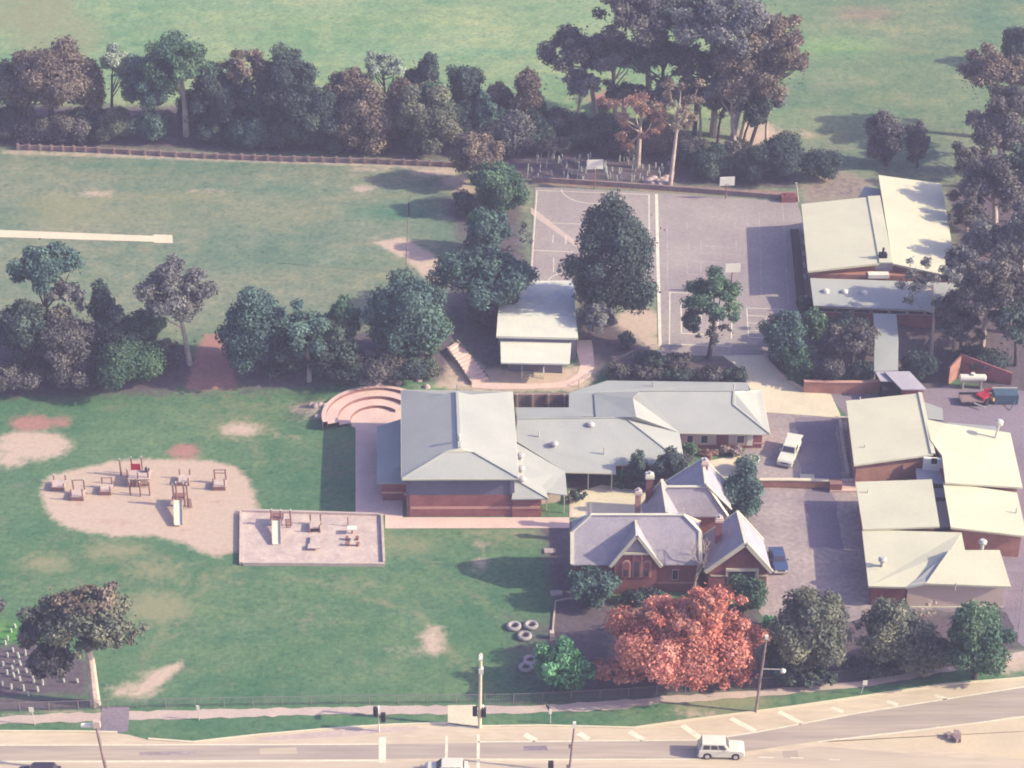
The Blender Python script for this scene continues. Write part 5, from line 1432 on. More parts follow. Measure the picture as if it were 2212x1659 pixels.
T_('tree', 'very tall dark tree between the two courts', (1312, 702), (1329, 552, 106, 138), 'dark', 'ovoid', group=CT, leaf=.44, dens=1.6, tr=.55)
T_('tree', 'rounded tree with bare lower trunk in front of the right court', (1530, 775), (1548, 650, 62, 66), 'green', 'gum', group=CT, leaf=.38, extra=[((1495, 690, 22, 30), 'dark', 'dense'), ((1545, 712, 40, 30), 'umber', 'sparse')])
S_('shrub', 'lavender grey shrub at the corner of the white classroom', (1292, 745), (1290, 695, 44, 42), 'grey', style='gum')
S_('conifer', 'small dark conical shrub below the very tall tree', (1355, 758), (1355, 735, 18, 26), 'dark', cat='shrub')
HB = 'shrubs on the bank behind the grey roofs'
for i, (px, py, rx, sp, lb) in enumerate([(1405, 788, 34, 'dark', 'dark shrub at the left end of the bank behind the grey roofs'), (1462, 790, 36, 'umber', 'mauve shrub on the bank left of the slim trunk'), (1340, 812, 30, 'umber', 'mauve shrub above the curve of the pink path'),
                                        (1400, 815, 36, 'umber', 'low mauve shrub against the grey corridor roof'), (1470, 818, 38, 'dark', 'low dark shrub against the middle of the grey corridor roof'), (1535, 820, 34, 'umber', 'low umber shrub behind the right end of the corridor roof'),
                                        (1590, 820, 26, 'dark', 'dark shrub beside the bend of the cream driveway')]):
    S_('shrub', lb, (px, py), (px, py - 12, rx, 18), sp, group=HB)
GB = 'trees of the garden between courts and car park'
T_('tree', 'blue green tree at the driveway mouth beside the courts', (1690, 785), (1692, 728, 48, 52), 'teal', 'dense', group=GB)
T_('tree', 'upper green tree of the garden below the court hall', (1762, 745), (1762, 700, 36, 34), 'green', 'dense', group=GB)
T_('tree', 'lower bright green tree of the garden by the driveway', (1725, 815), (1725, 778, 38, 40), 'green', 'dense', group=GB)
T_('tree', 'dark tree in the garden under the court hall windows', (1825, 740), (1825, 708, 50, 32), 'dark', 'dense', group=GB)
T_('tree', 'mauve grey thin tree left of the covered walkway', (1840, 812), (1845, 745, 52, 60), 'umber', 'gum', group=GB)
S_('shrub', 'dark shrub above the brick retaining wall', (1790, 822), (1785, 790, 46, 36), 'umber', group=GB)
S_('shrub', 'dark shrub beside the foot of the covered walkway', (1865, 822), (1862, 800, 32, 26), 'dark', group=GB)
S_('shrub', 'round dark bush at the corner of the court hall', (1738, 675), (1738, 658, 20, 22), 'dark')
# courtyard
CY_ = 'courtyard plants'
T_('tree', 'dark round courtyard tree in front of the grey verandah', (1380, 1055), (1378, 1012, 26, 34), 'dark', 'dense', group=CY_, leaf=.34)
T_('tree', 'pointed dark courtyard tree left of the cream path', (1448, 1058), (1448, 1005, 34, 40), 'dark', 'dense', group=CY_, leaf=.34)
S_('shrub', 'spiky green shrub left of the dark courtyard trees', (1338, 1052), (1338, 1035, 14, 20), 'green', group=CY_)
S_('shrub', 'dark shrub between the two courtyard trees', (1412, 1060), (1412, 1030, 24, 28), 'umber', group=CY_)
S_('shrub', 'green conical shrub by the white window panels', (1492, 985), (1492, 970, 18, 16), 'green', group=CY_)
S_('shrub', 'grey rounded shrub beside the cream path', (1485, 1000), (1485, 990, 15, 11), 'grey', group=CY_)
S_('shrub', 'pale flowering bush under the classroom window', (1568, 980), (1568, 970, 14, 11), 'pinky', group=CY_)
S_('shrub', 'pale flowering bush below the red door', (1592, 985), (1592, 974, 14, 12), 'pinky', group=CY_)
S_('shrub', 'russet ground bush by the cream path bend', (1530, 985), (1530, 978, 24, 9), 'rust', group=CY_)
S_('shrub', 'dark green bed of shrubs beside the verandah post', (1248, 1082), (1250, 1068, 24, 13), 'dark', group=CY_)
T_('tree', 'blue green tree beside the car park wall right of the schoolhouse', (1600, 1125), (1600, 1068, 48, 62), 'teal', 'dense', leaf=.36)
S_('shrub', 'white flowering tree top above the blue green tree', (1612, 1022), (1614, 1000, 28, 22), 'pale', group=CY_)
# road front
T_('tree', 'dark round bush tree against the schoolhouse front', (1286, 1308), (1283, 1266, 54, 42), 'teal', 'dense', group=RD, leaf=.36)
S_('shrub', 'low dark hedge under the schoolhouse arched windows', (1385, 1304), (1385, 1288, 62, 16), 'dark')
S_('shrub', 'dark green bush at the right corner of the schoolhouse', (1622, 1325), (1622, 1282, 44, 42), 'green', group=RD)
S_('shrub', 'brown twiggy shrub under the schoolhouse right gable', (1570, 1275), (1570, 1258, 34, 16), 'brown', style='sparse')
T_('autumn_tree', 'huge orange red autumn tree in front of the schoolhouse', (1460, 1470), (1482, 1385, 168, 100), 'autumn', 'dense', group=RD, leaf=.36, dens=1.3, extra=[((1348, 1440, 58, 40), 'autumn', 'gum'), ((1545, 1300, 60, 38), 'autumn', 'gum'), ((1480, 1330, 90, 50), 'autumn', 'gum'), ((1580, 1450, 70, 42), 'autumn', 'gum'), ((1600, 1380, 58, 60), 'autumn', 'gum'), ((1470, 1400, 110, 60), 'autumn', 'gum')])
T_('tree', 'bright green round tree beside the painted tyres', (1215, 1492), (1214, 1440, 66, 54), 'bright', 'dense', group=RD, leaf=.40)
T_('tree', 'big grey topped tree right of the autumn tree', (1745, 1462), (1758, 1362, 84, 86), 'olive', 'dense', group=RD, leaf=.4, extra=[((1700, 1420, 50, 56), 'dark', 'dense')])
S_('shrub', 'pinkish grey wispy shrub right of the big grey topped tree', (1855, 1440), (1852, 1395, 34, 44), 'pinky', style='sparse', dens=1.3)
T_('tree', 'olive tree in front of the pale weatherboard wall', (1925, 1448), (1926, 1358, 62, 74), 'olive', 'dense', group=RD, leaf=.38)
T_('tree', 'grey olive tree right of the olive tree by the footpath', (1995, 1455), (1994, 1406, 66, 58), 'olive', 'dense', group=RD, leaf=.38)
T_('tree', 'rightmost rounded dark green tree on the road front', (2105, 1465), (2110, 1382, 74, 82), 'green', 'dense', group=RD, leaf=.38)
S_('shrub', 'dark undergrowth below the big grey topped tree', (1750, 1480), (1745, 1462, 74, 20), 'dark')
S_('shrub', 'dark undergrowth left of the leaning street light trees', (1690, 1478), (1688, 1455, 26, 26), 'teal')
S_('shrub', 'dark undergrowth between the two olive trees and the footpath', (1890, 1462), (1880, 1440, 70, 22), 'dark')
S_('shrub', 'bare pink twig shrub in front of the weatherboard wall', (2010, 1340), (2010, 1318, 20, 24), 'pinky', style='sparse', dens=.7)
S_('shrub', 'green leafy plant between the autumn tree and the car park', (1658, 1352), (1660, 1340, 14, 14), 'bright')
T_('gum_tree', 'large spreading gum with forked pale trunk at the lower left', (206, 1522), (168, 1325, 118, 58), 'olive', 'dense', 'bark_pale', group=RD, leaf=.40, tr=.5, dens=1.6, extra=[((195, 1300, 84, 40), 'brown', 'gum'), ((112, 1425, 52, 44), 'umber', 'dense'), ((255, 1370, 60, 44), 'olive', 'gum'), ((80, 1360, 44, 40), 'umber', 'dense'), ((170, 1385, 70, 34), 'olive', 'gum')])
S_('shrub', 'dark bush cut by the left picture edge above the tree guards', (-6, 1325), (-4, 1306, 14, 22), 'grey')

# understorey and second rank that closes the tree lines
UB = 'scrub under the far bank trees'
for px, py, rx, ry, sp, lb in ((80, 305, 50, 30, 'umber', 'umber scrub between the first two bank shrubs behind the oval'), (205, 295, 44, 40, 'dark', 'dark scrub below the silvery green bank tree'), (325, 296, 52, 36, 'teal', 'teal scrub left of the pale trunk on the oval bank'),
                               (420, 270, 46, 44, 'umber', 'shaded scrub right behind the pale bank trunk'), (505, 275, 48, 44, 'dark', 'dark scrub above the low shrub left of the blue green one'), (600, 318, 44, 26, 'umber', 'mauve scrub right of the rounded blue green shrub'),
                               (650, 285, 52, 52, 'teal', 'teal scrub below the tall dark crowned bank tree'), (745, 300, 42, 42, 'umber', 'umber scrub between the spreading tree and the olive brown tree'), (860, 300, 50, 56, 'dark', 'dark scrub between the olive brown and the yellow green topped trees'),
                               (995, 305, 46, 46, 'dark', 'dark scrub right of the yellow green topped bushy tree'), (1060, 330, 40, 34, 'umber', 'umber scrub at the oval corner left of the grey olive tree'), (1165, 320, 44, 36, 'dark', 'dark scrub at the foot of the reddish conical tree'),
                               (1340, 330, 52, 30, 'umber', 'mauve scrub behind the slim trunk at the courts'), (1450, 335, 44, 34, 'brown', 'brown scrub behind the leaning white trunk'), (1590, 345, 34, 26, 'umber', 'umber scrub on the slope behind the court wall')):
    S_('shrub', lb, (px, py), (px, py - ry * .75, rx, ry), sp, group=UB)
T_('tree', 'grey green tree filling the line left of the brown bank tree end', (15, 280), (20, 185, 46, 48), 'grey', 'dense', group=BK)
T_('tree', 'dusky brown tree between the silvery tree and the brown bank tree', (185, 285), (190, 185, 44, 54), 'brown', 'dense', group=BK)
T_('tree', 'dusky green tree between the mauve open tree and the tall dark crown', (572, 292), (575, 200, 46, 60), 'teal', 'dense', group=BK)
T_('tree', 'umber tree between the spreading tree and the pale topped tree', (755, 300), (758, 195, 48, 50), 'brown', 'dense', group=BK)
T_('tree', 'olive tree in front of the two dark conifers', (880, 300), (880, 225, 48, 50), 'brown', 'dense', group=BK)
T_('gum_tree', 'hazy grey gum filling the left half of the grove', (1330, 262), (1320, 130, 62, 62), 'grey', 'gum', 'bark_pale', group=GV, leaf=.5)
T_('gum_tree', 'dark gum at the top centre of the grove', (1480, 265), (1475, 40, 70, 62), 'dark', 'gum', 'bark_pale', group=GV, leaf=.52)
T_('gum_tree', 'pale grey gum low on the right of the grove', (1590, 335), (1575, 195, 58, 50), 'grey', 'gum', 'bark_pale', group=GV, leaf=.46)
T_('gum_tree', 'brown gum between the two right grove crowns', (1600, 300), (1665, 75, 62, 56), 'brown', 'gum', 'bark_pale', group=GV, leaf=.5)
for px, py, cx, cy, rx, ry, sp, lb in ((2200, 340, 2195, 235, 60, 62, 'umber', 'umber gum behind the topmost pair at the right edge'), (2102, 405, 2097, 352, 44, 54, 'umber', 'umber gum on the inner side of the right edge above the hall corner'), (2205, 480, 2200, 380, 56, 70, 'dark', 'dark gum against the picture edge beside the cream hall'),
                                  (2092, 530, 2088, 472, 42, 60, 'umber', 'umber gum just right of the cream hall roof'), (2210, 610, 2205, 510, 50, 72, 'grey', 'grey gum cut by the right picture edge below the hall'), (2085, 700, 2080, 600, 52, 66, 'grey', 'grey gum standing right of the long window strip'), (2190, 720, 2185, 610, 54, 72, 'umber', 'umber gum cut by the picture edge above the yard'), (2060, 760, 2058, 680, 44, 58, 'umber', 'umber gum between the covered walkway and the forked stems')):
    T_('gum_tree', lb, (px, py), (cx, cy, rx, ry), sp, 'gum', 'bark_pale', group=RE, leaf=.46)
T_('tree', 'dark tree filling the thicket between cypress and leaning trunk', (255, 800), (250, 730, 56, 60), 'dark', 'dense', group=MID)
T_('tree', 'dark tree low in the row right of the tall dark tree', (605, 815), (605, 755, 52, 62), 'dark', 'dense', group=MID)
T_('tree', 'dark shaded tree between the slender trunk tree and the round tree', (715, 815), (715, 755, 54, 60), 'dark', 'dense', group=MID)
S_('shrub', 'shaded scrub in the middle of the oval row', (810, 822), (812, 790, 60, 38), 'umber', group=MID)

for px, py, cx, cy, rx, ry, sp, st, lb in ((1250, 285, 1255, 190, 46, 44, 'grey', 'gum', 'small grey gum under the left gum of the grove'), (1345, 285, 1345, 205, 48, 36, 'umber', 'gum', 'dusky gum above the orange earth mound'), (1440, 300, 1435, 205, 44, 44, 'grey', 'gum', 'grey gum behind the thin crown of the leaning trunk'),
                                  (1510, 310, 1510, 215, 40, 46, 'umber', 'gum', 'umber gum just right of the leaning white trunk'), (1655, 320, 1660, 215, 40, 40, 'grey', 'gum', 'low grey gum at the right foot of the grove'), (1585, 300, 1580, 128, 50, 50, 'grey', 'gum', 'hazy gum in the heart of the right grove')):
    T_('gum_tree', lb, (px, py), (cx, cy, rx, ry), sp, st, 'bark_pale', group=GV, leaf=.46)

# bare twiggy tree by the schoolhouse
def bare_tree():
    B = G(1500, 1290)
    t = thing('bare_tree', B, 'leafless pale twiggy tree in front of the schoolhouse', 'tree', RD)
    rng = random.Random(5)
    b = MB()
    def grow(p, d, L, r, k):
        q = p + d * L
        b.tube(p, q, r, r * .65, 6)
        if k == 0: return
        for _ in range(3 if k > 1 else 2):
            nd = (d + Vector((rng.uniform(-.8, .8), rng.uniform(-.7, .7), rng.uniform(-.1, .55)))).normalized()
            grow(q, nd, L * rng.uniform(.6, .85), r * .62, k - 1)
    grow(Vector((0, 0, -.3)), Vector((0, 0, 1)), 2.6, .16, 4)
    b.build('trunk', M['bark_pale'], t, local=False)
bare_tree()
# ------------------------------------------------------------------ walls, terraces, stairs
def low_wall(name, label, pp, w, h, m, cat='wall', base=-.4, group=None, cap=None):
    pts = poly_world(pp)
    c = sum(pts, Vector()) / len(pts)
    if cap is None:
        b = MB(); wall_run(b, pts, w, h, base, world=True)
        return tag(b.build(name, m), label, cat, group)
    t = thing(name, Vector((c.x, c.y, hz(c.x, c.y))), label, cat, group)
    b = MB(); wall_run(b, pts, w, h, base, world=True); b.build('wall', m, t)
    b = MB(); wall_run(b, pts, w + .14, h + .1, h - .02, world=True); b.build('coping', cap, t)
    return t

low_wall('retaining_wall', 'long orange brick retaining wall below the dark garden trees', [(1735, 847), (1800, 849), (1860, 849), (1905, 846)], .4, 1.7, M['brick_o'], cap=M['brick_b'])
low_wall('retaining_wall', 'low curved kerb wall along the outside of the cream driveway', [(1652, 769), (1660, 786), (1684, 810), (1712, 830), (1736, 845)], .3, .5, M['edging'])
low_wall('retaining_wall', 'orange brick car park wall with dark pier behind the schoolhouse', [(1640, 1052), (1700, 1052), (1760, 1053), (1812, 1055)], .4, 1.1, M['brick_o'], cap=M['concrete'])
b = MB(); p = G(1803, 1056); b.box((p.x, p.y - .2, .6), (1.5, 1.3, 1.3)); tag(b.build('brick_pier', M['brick']), 'dark brick pier at the right end of the car park wall', 'pier')
low_wall('garden_wall', 'long pale edged garden bed wall left of the cream roofed block', [(1813, 908), (1822, 970), (1832, 1030)], .35, .5, M['edging'])
low_wall('garden_wall', 'pale concrete kerb crossing to the cream roofed block', [(1810, 906), (1834, 908)], .35, .45, M['concrete'])
low_wall('court_wall', 'dark low timber wall along the back of both courts', [(1150, 392), (1250, 398), (1400, 408), (1560, 420), (1722, 433)], .4, .8, M['timber'])
b = MB(); p = G(1702, 432); b.box((p.x, p.y - .4, p.z + .5), (2.2, 1.2, 1.2)); b.box((p.x + .2, p.y - .4, p.z + 1.15), (1.4, .8, .3))
tag(b.build('storage_box', M['brick']), 'dark red box against the right end of the court wall', 'box')
t = thing('yard_wall', G(2075, 826), 'tall brick bay wall behind the white tank', 'wall')
a, c, e = U(2046, 829, 0), U(2074, 822, 0), U(2185, 836, 0)
z0 = hz(a.x, a.y)
b = MB(); b.plate([(a.x, a.y, z0 - .5), (c.x, c.y + 1.5, z0 - .5), (c.x, c.y + 1.5, z0 + 3.2), (a.x, a.y, z0 + 2.6)], (.1, -.3, 0)); b.build('side_wall', M['brick_o'], t)
b = MB(); b.plate([(c.x, c.y + 1.5, z0 - .5), (e.x, e.y + .5, z0 - .5), (e.x, e.y + .5, z0 + 1.8), (c.x, c.y + 1.5, z0 + 3.2)], (0, .3, 0)); b.build('back_wall', M['brick'], t)

# court-side planter, its dark colour standing in for the hall's shade
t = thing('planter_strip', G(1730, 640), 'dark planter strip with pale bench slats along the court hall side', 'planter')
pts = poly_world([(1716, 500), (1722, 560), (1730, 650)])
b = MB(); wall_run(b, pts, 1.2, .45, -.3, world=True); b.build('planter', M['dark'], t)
for px, py in ((1736, 500), (1737, 530), (1738, 555), (1740, 580), (1741, 605)):
    p = G(px, py); b = MB(); b.box((p.x - .2, p.y, p.z + .55), (.35, 1.6, .1)); b.build('bench_slat', M['lav'], t)
low_wall('garden_wall', 'pale kerb beside the shaded planter strip at the court hall', [(1713, 497), (1720, 560), (1727, 640)], .2, .3, M['edging'])

# amphitheatre
ac = G(812, 911)
t = thing('amphitheatre', Vector((ac.x, ac.y, 0)), 'curved three step pink amphitheatre with dark brick risers beside the hall', 'amphitheatre')
for r0, r1, z in ((3.3, 4.9, .45), (4.9, 6.4, .9), (6.4, 7.0, 1.3)):
    inner, outer = arc_pts((ac.x, ac.y), r0, 42, 198, 30), arc_pts((ac.x, ac.y), r1, 42, 198, 30)
    n = len(inner)
    b = MB()
    vs = [(p[0], p[1], -.1) for p in inner] + [(p[0], p[1], z) for p in inner]
    b.add(vs, [(i + 1, i, n + i, n + i + 1) for i in range(n - 1)])
    vs2 = [(p[0], p[1], z) for p in inner] + [(p[0], p[1], z) for p in outer] + [(p[0], p[1], -.1) for p in outer]
    r = MB(); r.add(vs, [(i, i + 1, n + i + 1, n + i) for i in range(n - 1)])
    r.build('riser', M['logs'], t)
    q = MB(); q.add(vs2, [(i, n + i, n + i + 1, i + 1) for i in range(n - 1)] + [(n + i, 2 * n + i, 2 * n + i + 1, n + i + 1) for i in range(n - 1)])
    q.build('step', M['pink'], t)
for i, (px, py) in enumerate(((672, 876), (682, 878), (692, 876), (702, 878), (684, 902), (694, 900), (704, 903))):
    p = G(px, py); b = MB(); rng = random.Random(i)
    b.lathe((p.x, p.y, p.z - .1), [(.35, 0), (.48, .18), (.4, .42), (.15, .55)], 7)
    o = b.build('boulder', M['rock']); o.rotation_euler = (0, 0, 0)
    tag(o, 'pale boulder in the short rows left of the amphitheatre', 'boulder', 'boulders beside the amphitheatre')
for i, (px, py) in enumerate(((783, 828), (797, 828), (815, 831), (860, 829), (830, 815), (845, 822), (905, 822), (895, 808), (800, 812), (922, 838))):
    p = G(px, py); b = MB(); k = .45 + .1 * (i % 3)
    b.lathe((p.x, p.y, p.z - .1), [(k, 0), (k * 1.2, .2), (k * .9, .5), (k * .3, .65)], 7)
    tag(b.build('boulder', M['rock']), 'pale boulder on the planted bank above the amphitheatre', 'boulder', 'boulders on the planted bank')

# pink stairs
t = thing('staircase', G(1010, 800), 'wide pink concrete stairs climbing the bank behind the hall', 'stairs')
l0, l1, r0_, r1_ = G(1019, 832), G(966, 760), G(1057, 820), G(987, 741)
ns = 11
ztop = max(l1.z, r1_.z) + .3
for k in range(ns):
    f0, f1 = k / ns, (k + 1) / ns
    z = max(.1, min(l0.z, r0_.z)) + (ztop - min(l0.z, r0_.z)) * (k + 1) / ns
    q = [l0.lerp(l1, f0), r0_.lerp(r1_, f0), r0_.lerp(r1_, f1), l0.lerp(l1, f1)]
    z = max([z] + [hz(v.x, v.y) + .12 for v in q] + [hz((q[0].x + q[1].x) / 2, (q[0].y + q[2].y) / 2) + .12])
    b = MB(); b.prism([(v.x, v.y) for v in q], z - 1.2, z); b.build('step', M['pink'], t)
b = MB()
for A_, B_ in ((l0, l1), (r0_, r1_)):
    b = MB(); b.beam((A_.x, A_.y, A_.z + .1), (B_.x, B_.y, ztop + .1), .22, .35); b.build('stringer', M['timber'], t)

# car park steps
p = G(1822, 1066)
t = thing('garden_steps', p, 'four pale pink steps beside the cream roofed block', 'steps')
for k in range(4):
    b = MB(); b.box((p.x, p.y + .35 + k * .5, .12 + k * .14), (3.4, .52, .5)); b.build('step', M['pink'], t)

# log wall behind the oval
t = thing('log_wall', G(500, 345), 'low log retaining wall with short posts along the far edge of the oval', 'wall')
pts = poly_world([(40, 322), (200, 328), (420, 340), (600, 347), (800, 352), (985, 360)])
b = MB(); wall_run(b, pts, .35, .75, -.3, world=True); b.build('wall', M['timber'], t)
for k in range(34):
    f = k / 33 * (len(pts) - 1); i = min(int(f), len(pts) - 2); q = pts[i].lerp(pts[i + 1], f - i)
    b = MB(); b.box((q.x, q.y - .28, hz(q.x, q.y) + .45), (.34, .34, 1.3)); b.build('post', M['timber'], t)

# ------------------------------------------------------------------ fences
def fence(name, label, pp, h, gap, group=None, m=None, mesh=True):
    m = m or M['wire']
    pts = poly_world(pp)
    t = thing(name, pts[0], label, 'fence', group)
    L = sum((b - a).length for a, b in zip(pts[:-1], pts[1:])); n = max(2, int(L / gap))
    def at_(f):
        d = f * L
        for a, b in zip(pts[:-1], pts[1:]):
            s = (b - a).length
            if d <= s + 1e-6: return a.lerp(b, d / s)
            d -= s
        return pts[-1]
    tops = []
    for k in range(n + 1):
        q = at_(k / n); z = hz(q.x, q.y)
        b = MB(); b.tube((q.x, q.y, z - .3), (q.x, q.y, z + h), .045, n=6)
        b.build('post', m, t)
        tops.append(Vector((q.x, q.y, z)))
    rails = MB()
    for a, b in zip(tops[:-1], tops[1:]):
        rails.beam(a + Vector((0, 0, h)), b + Vector((0, 0, h)), .05)
    rails.build('top_rail', m, t)
    if mesh:
        w = MB()
        for a, b in zip(tops[:-1], tops[1:]):
            for k in range(1, 6):
                z = Vector((0, 0, h * k / 6)); w.beam(a + z, b + z, .014)
            nn = int((b - a).length / .3)
            for k in range(nn):
                q = a.lerp(b, k / nn); w.beam(q + Vector((0, 0, .05)), q + Vector((0, 0, h)), .012)
        o = w.build('wire_mesh', m, t)
    return t
fence('wire_fence', 'long low wire mesh fence between the field and the road footpath', [(-20, 1538), (200, 1531), (420, 1526), (740, 1521), (960, 1519), (1120, 1517), (1330, 1507), (1480, 1495)], 1.15, 3.0)
fence('wire_fence', 'wire fence in the shade of the road front trees', [(1490, 1494), (1640, 1484), (1860, 1464), (2110, 1424)], 1.2, 3.0)
fence('handrail_fence', 'curved pale handrail along the upper pink path', [(1250, 836), (1290, 812), (1325, 792), (1370, 770), (1400, 762)], 1.0, 2.0, mesh=False)
fence('yard_fence', 'tall slim post fence at the right side of the cream roofed block', [(2195, 1400), (2212, 1240)], 1.8, 3.0)

# ------------------------------------------------------------------ play equipment
def post_frame(name, label, x0, x1, y0, y1, base, platform=True, bars=0, cap=True):
    """two uprights seen between px x0..x1 rising from row base; platform / rungs between"""
    a, c = G(x0, base), G(x1, base)
    s = scale(a)
    h = max(.6, z_at(a.y, y0) - a.z)
    t = thing(name, (a + c) / 2, label, 'play equipment', 'play equipment in the bark area')
    for q in (a, c):
        b = MB(); b.tube((q.x, q.y, q.z - .2), (q.x, q.y, q.z + h), .10, n=8); b.build('post', M['logs'], t)
        if cap:
            b = MB(); b.tube((q.x, q.y, q.z + h), (q.x, q.y, q.z + h + .12), .12, .08, n=8); b.build('post_cap', M['guard'], t)
    dy = 1.6
    if platform:
        b = MB(); b.box(((a.x + c.x) / 2, a.y - dy / 2, a.z + .55), (c.x - a.x + .3, dy, .12)); b.build('platform', M['edging'], t)
        b = MB(); b.box(((a.x + c.x) / 2, a.y - dy - .02, a.z + .3), (c.x - a.x + .2, .08, .5)); b.build('skirt', M['logs'], t)
        for q in (a, c):
            b = MB(); b.tube((q.x, q.y - dy + .1, q.z - .2), (q.x, q.y - dy + .1, q.z + h * .8), .09, n=8); b.build('post', M['logs'], t)
    for k in range(bars):
        b = MB(); z = a.z + h * (1 - k * .22) - .08
        b.tube((a.x, a.y, z), (c.x, c.y, z), .06, n=6); b.build('rung', M['logs'], t)
    return t
post_frame('log_platform', 'leftmost two post log platform in the bark play area', 118, 143, 1026, 1060, 1045)
post_frame('log_platform', 'log platform with top bar second from the left in the bark area', 160, 184, 1036, 1085, 1066, bars=1)
post_frame('log_platform', 'small arched log frame standing alone in the bark area', 222, 243, 1031, 1065, 1054, bars=1, cap=False)
post_frame('log_platform', 'tall narrow log ladder frame at the right of the bark area', 465, 489, 1014, 1080, 1044, bars=2, cap=False)
t = post_frame('log_platform', 'far half log platform behind the bark area slide', 389, 411, 1014, 1040, 1034, cap=False)
# fort
g = G(298, 1048)
t = thing('climbing_fort', g, 'red brown log climbing fort with chain bridge in the middle of the bark area', 'play equipment', 'play equipment in the bark area')
for px, py, top in ((262, 1028, 992), (287, 1028, 988), (309, 1026, 987), (278, 1048, 1013), (300, 1050, 1020), (322, 1048, 1010), (282, 1070, 1040), (304, 1072, 1042), (324, 1070, 1040)):
    q = G(px, py); h = max(1.0, z_at(q.y, top) - q.z)
    b = MB(); b.tube((q.x, q.y, -.2), (q.x, q.y, h), .10, n=8); b.build('post', M['logs'], t)
    b = MB(); b.tube((q.x, q.y, h), (q.x, q.y, h + .12), .12, .08, n=8); b.build('post_cap', M['guard'], t)
p0, p1 = G(278, 1050), G(324, 1050)
b = MB(); b.box(((p0.x + p1.x) / 2, p0.y + .9, 1.1), (p1.x - p0.x, 2.2, .12)); b.build('platform', M['edging'], t)
b = MB()
for k in range(5): b.beam((p0.x, p0.y - .25, .25 + k * .2), (p1.x, p0.y - .25, .25 + k * .2), .07)
for k in range(6): b.beam((p0.x + (p1.x - p0.x) * k / 5, p0.y - .3, .1), (p0.x + (p1.x - p0.x) * k / 5, p0.y - .3, 1.3), .06)
b.build('climbing_net', M['logs'], t)
b = MB()
b.box(((p0.x + p1.x) / 2 - .6, p0.y + 1.9, 1.6), (1.2, .1, .9)); b.build('panel', M['red'], t)
q0, q1 = G(243, 1052), G(278, 1044)
b = MB(); b.beam((q0.x, q0.y, .55), (q1.x, q1.y, 1.0), .06); b.build('chain_bridge', M['logs'], t)
q = G(320, 1036); b = MB(); b.lathe((q.x, q.y, 1.2), [(.2, 0), (.3, .25), (.3, .5), (.15, .7)], 8); b.build('steering_drum', M['dark'], t)

def slide(label, xc, top, bot, base, posts, group):
    g0, g1 = G(xc, bot), G(xc, base)
    h = max(1.2, z_at(g1.y, top) - g1.z)
    t = thing('slide', g1, label, 'slide', group)
    w = .95
    b = MB(); zb = g0.z + .28
    b.plate([(g0.x - w / 2, g0.y, zb), (g0.x + w / 2, g0.y, zb), (g1.x + w / 2, g1.y, h), (g1.x - w / 2, g1.y, h)], (0, 0, -.06)); b.build('chute', M['slide'], t)
    for sx in (-1, 1):
        b = MB(); b.beam((g0.x + sx * (w / 2 + .05), g0.y, zb + .1), (g1.x + sx * (w / 2 + .05), g1.y, h + .1), .06, .22); b.build('side_rail', M['edging'], t)
    for px, tp in posts:
        q = G(px, base - 4); hh = max(h + .3, z_at(q.y, tp) - q.z)
        b = MB(); b.tube((q.x, q.y, -.2), (q.x, q.y, hh), .11, n=8); b.build('post', M['logs'], t)
        b = MB(); b.tube((q.x, q.y, hh), (q.x, q.y, hh + .12), .13, .08, n=8); b.build('post_cap', M['guard'], t)
    b = MB(); b.box((g1.x, g1.y + .8, h), (1.6, 1.5, .12)); b.build('platform', M['logs'], t)
    b = MB()
    for k in range(6): b.beam((g1.x + 1.1, g1.y - .1 * k, .2 + k * .3), (g1.x + 1.7, g1.y - .1 * k, .2 + k * .3), .1)
    b.build('ladder', M['logs'], t)
    return t
slide('long bright steel slide with log tower in the bark area', 386, 1082, 1138, 1098, ((377, 1046), (384, 1042), (400, 1044), (407, 1046)), 'play equipment in the bark area')
slide('bright steel slide inside the timber edged sandpit', 598, 1126, 1180, 1142, ((588, 1101), (608, 1102), (629, 1102)), 'play equipment in the sandpit')

# sandpit
t = thing('sandpit', G(672, 1165), 'large rectangular sandpit with pale timber edging beside the bark area', 'sandpit')
cs = [G(521, 1107), G(825, 1116), G(830, 1223), G(520, 1221)]
for i in range(4):
    b = MB(); a, c = cs[i], cs[(i + 1) % 4]
    d = (c - a).normalized()
    b.beam(a + d * .0 + Vector((0, 0, .2)), c - d * .3 + Vector((0, 0, .2)), .3, .55); b.build('edge_board', M['edging'], t)
b = MB(); xy = inset([(v.x, v.y) for v in cs], .15); b.add([(x, y, .16) for x, y in xy], [(3, 2, 1, 0)])
o = b.build('sand', M['sand'], t)
SG = 'play equipment in the sandpit'
def sp(px, py): q = U(px, py, .16); return q
t = thing('play_bench', sp(679, 1165), 'two level pale play bench with posts in the middle of the sandpit', 'play equipment', SG)
a, c = sp(669, 1150), sp(691, 1150)
b = MB(); b.box(((a.x + c.x) / 2, a.y + .8, .75), (c.x - a.x, 1.6, .12)); b.build('platform', M['edging'], t)
b = MB(); b.box(((a.x + c.x) / 2, a.y + .02, .5), (c.x - a.x, .08, .4)); b.build('skirt', M['dark'], t)
for q in (a, c):
    b = MB(); b.tube((q.x, q.y + 1.6, 0), (q.x, q.y + 1.6, 1.7), .09, n=8); b.build('post', M['logs'], t)
    b = MB(); b.tube((q.x, q.y, 0), (q.x, q.y, 1.25), .09, n=8); b.build('post', M['logs'], t)
a, c = sp(665, 1190), sp(692, 1190)
b = MB(); b.box(((a.x + c.x) / 2, a.y + .4, .55), (c.x - a.x, .9, .1)); b.build('lower_seat', M['edging'], t)
b = MB(); b.box(((a.x + c.x) / 2, a.y + 1.7, .45), (1.2, 1.9, .08)); b.build('ramp', M['edging'], t)
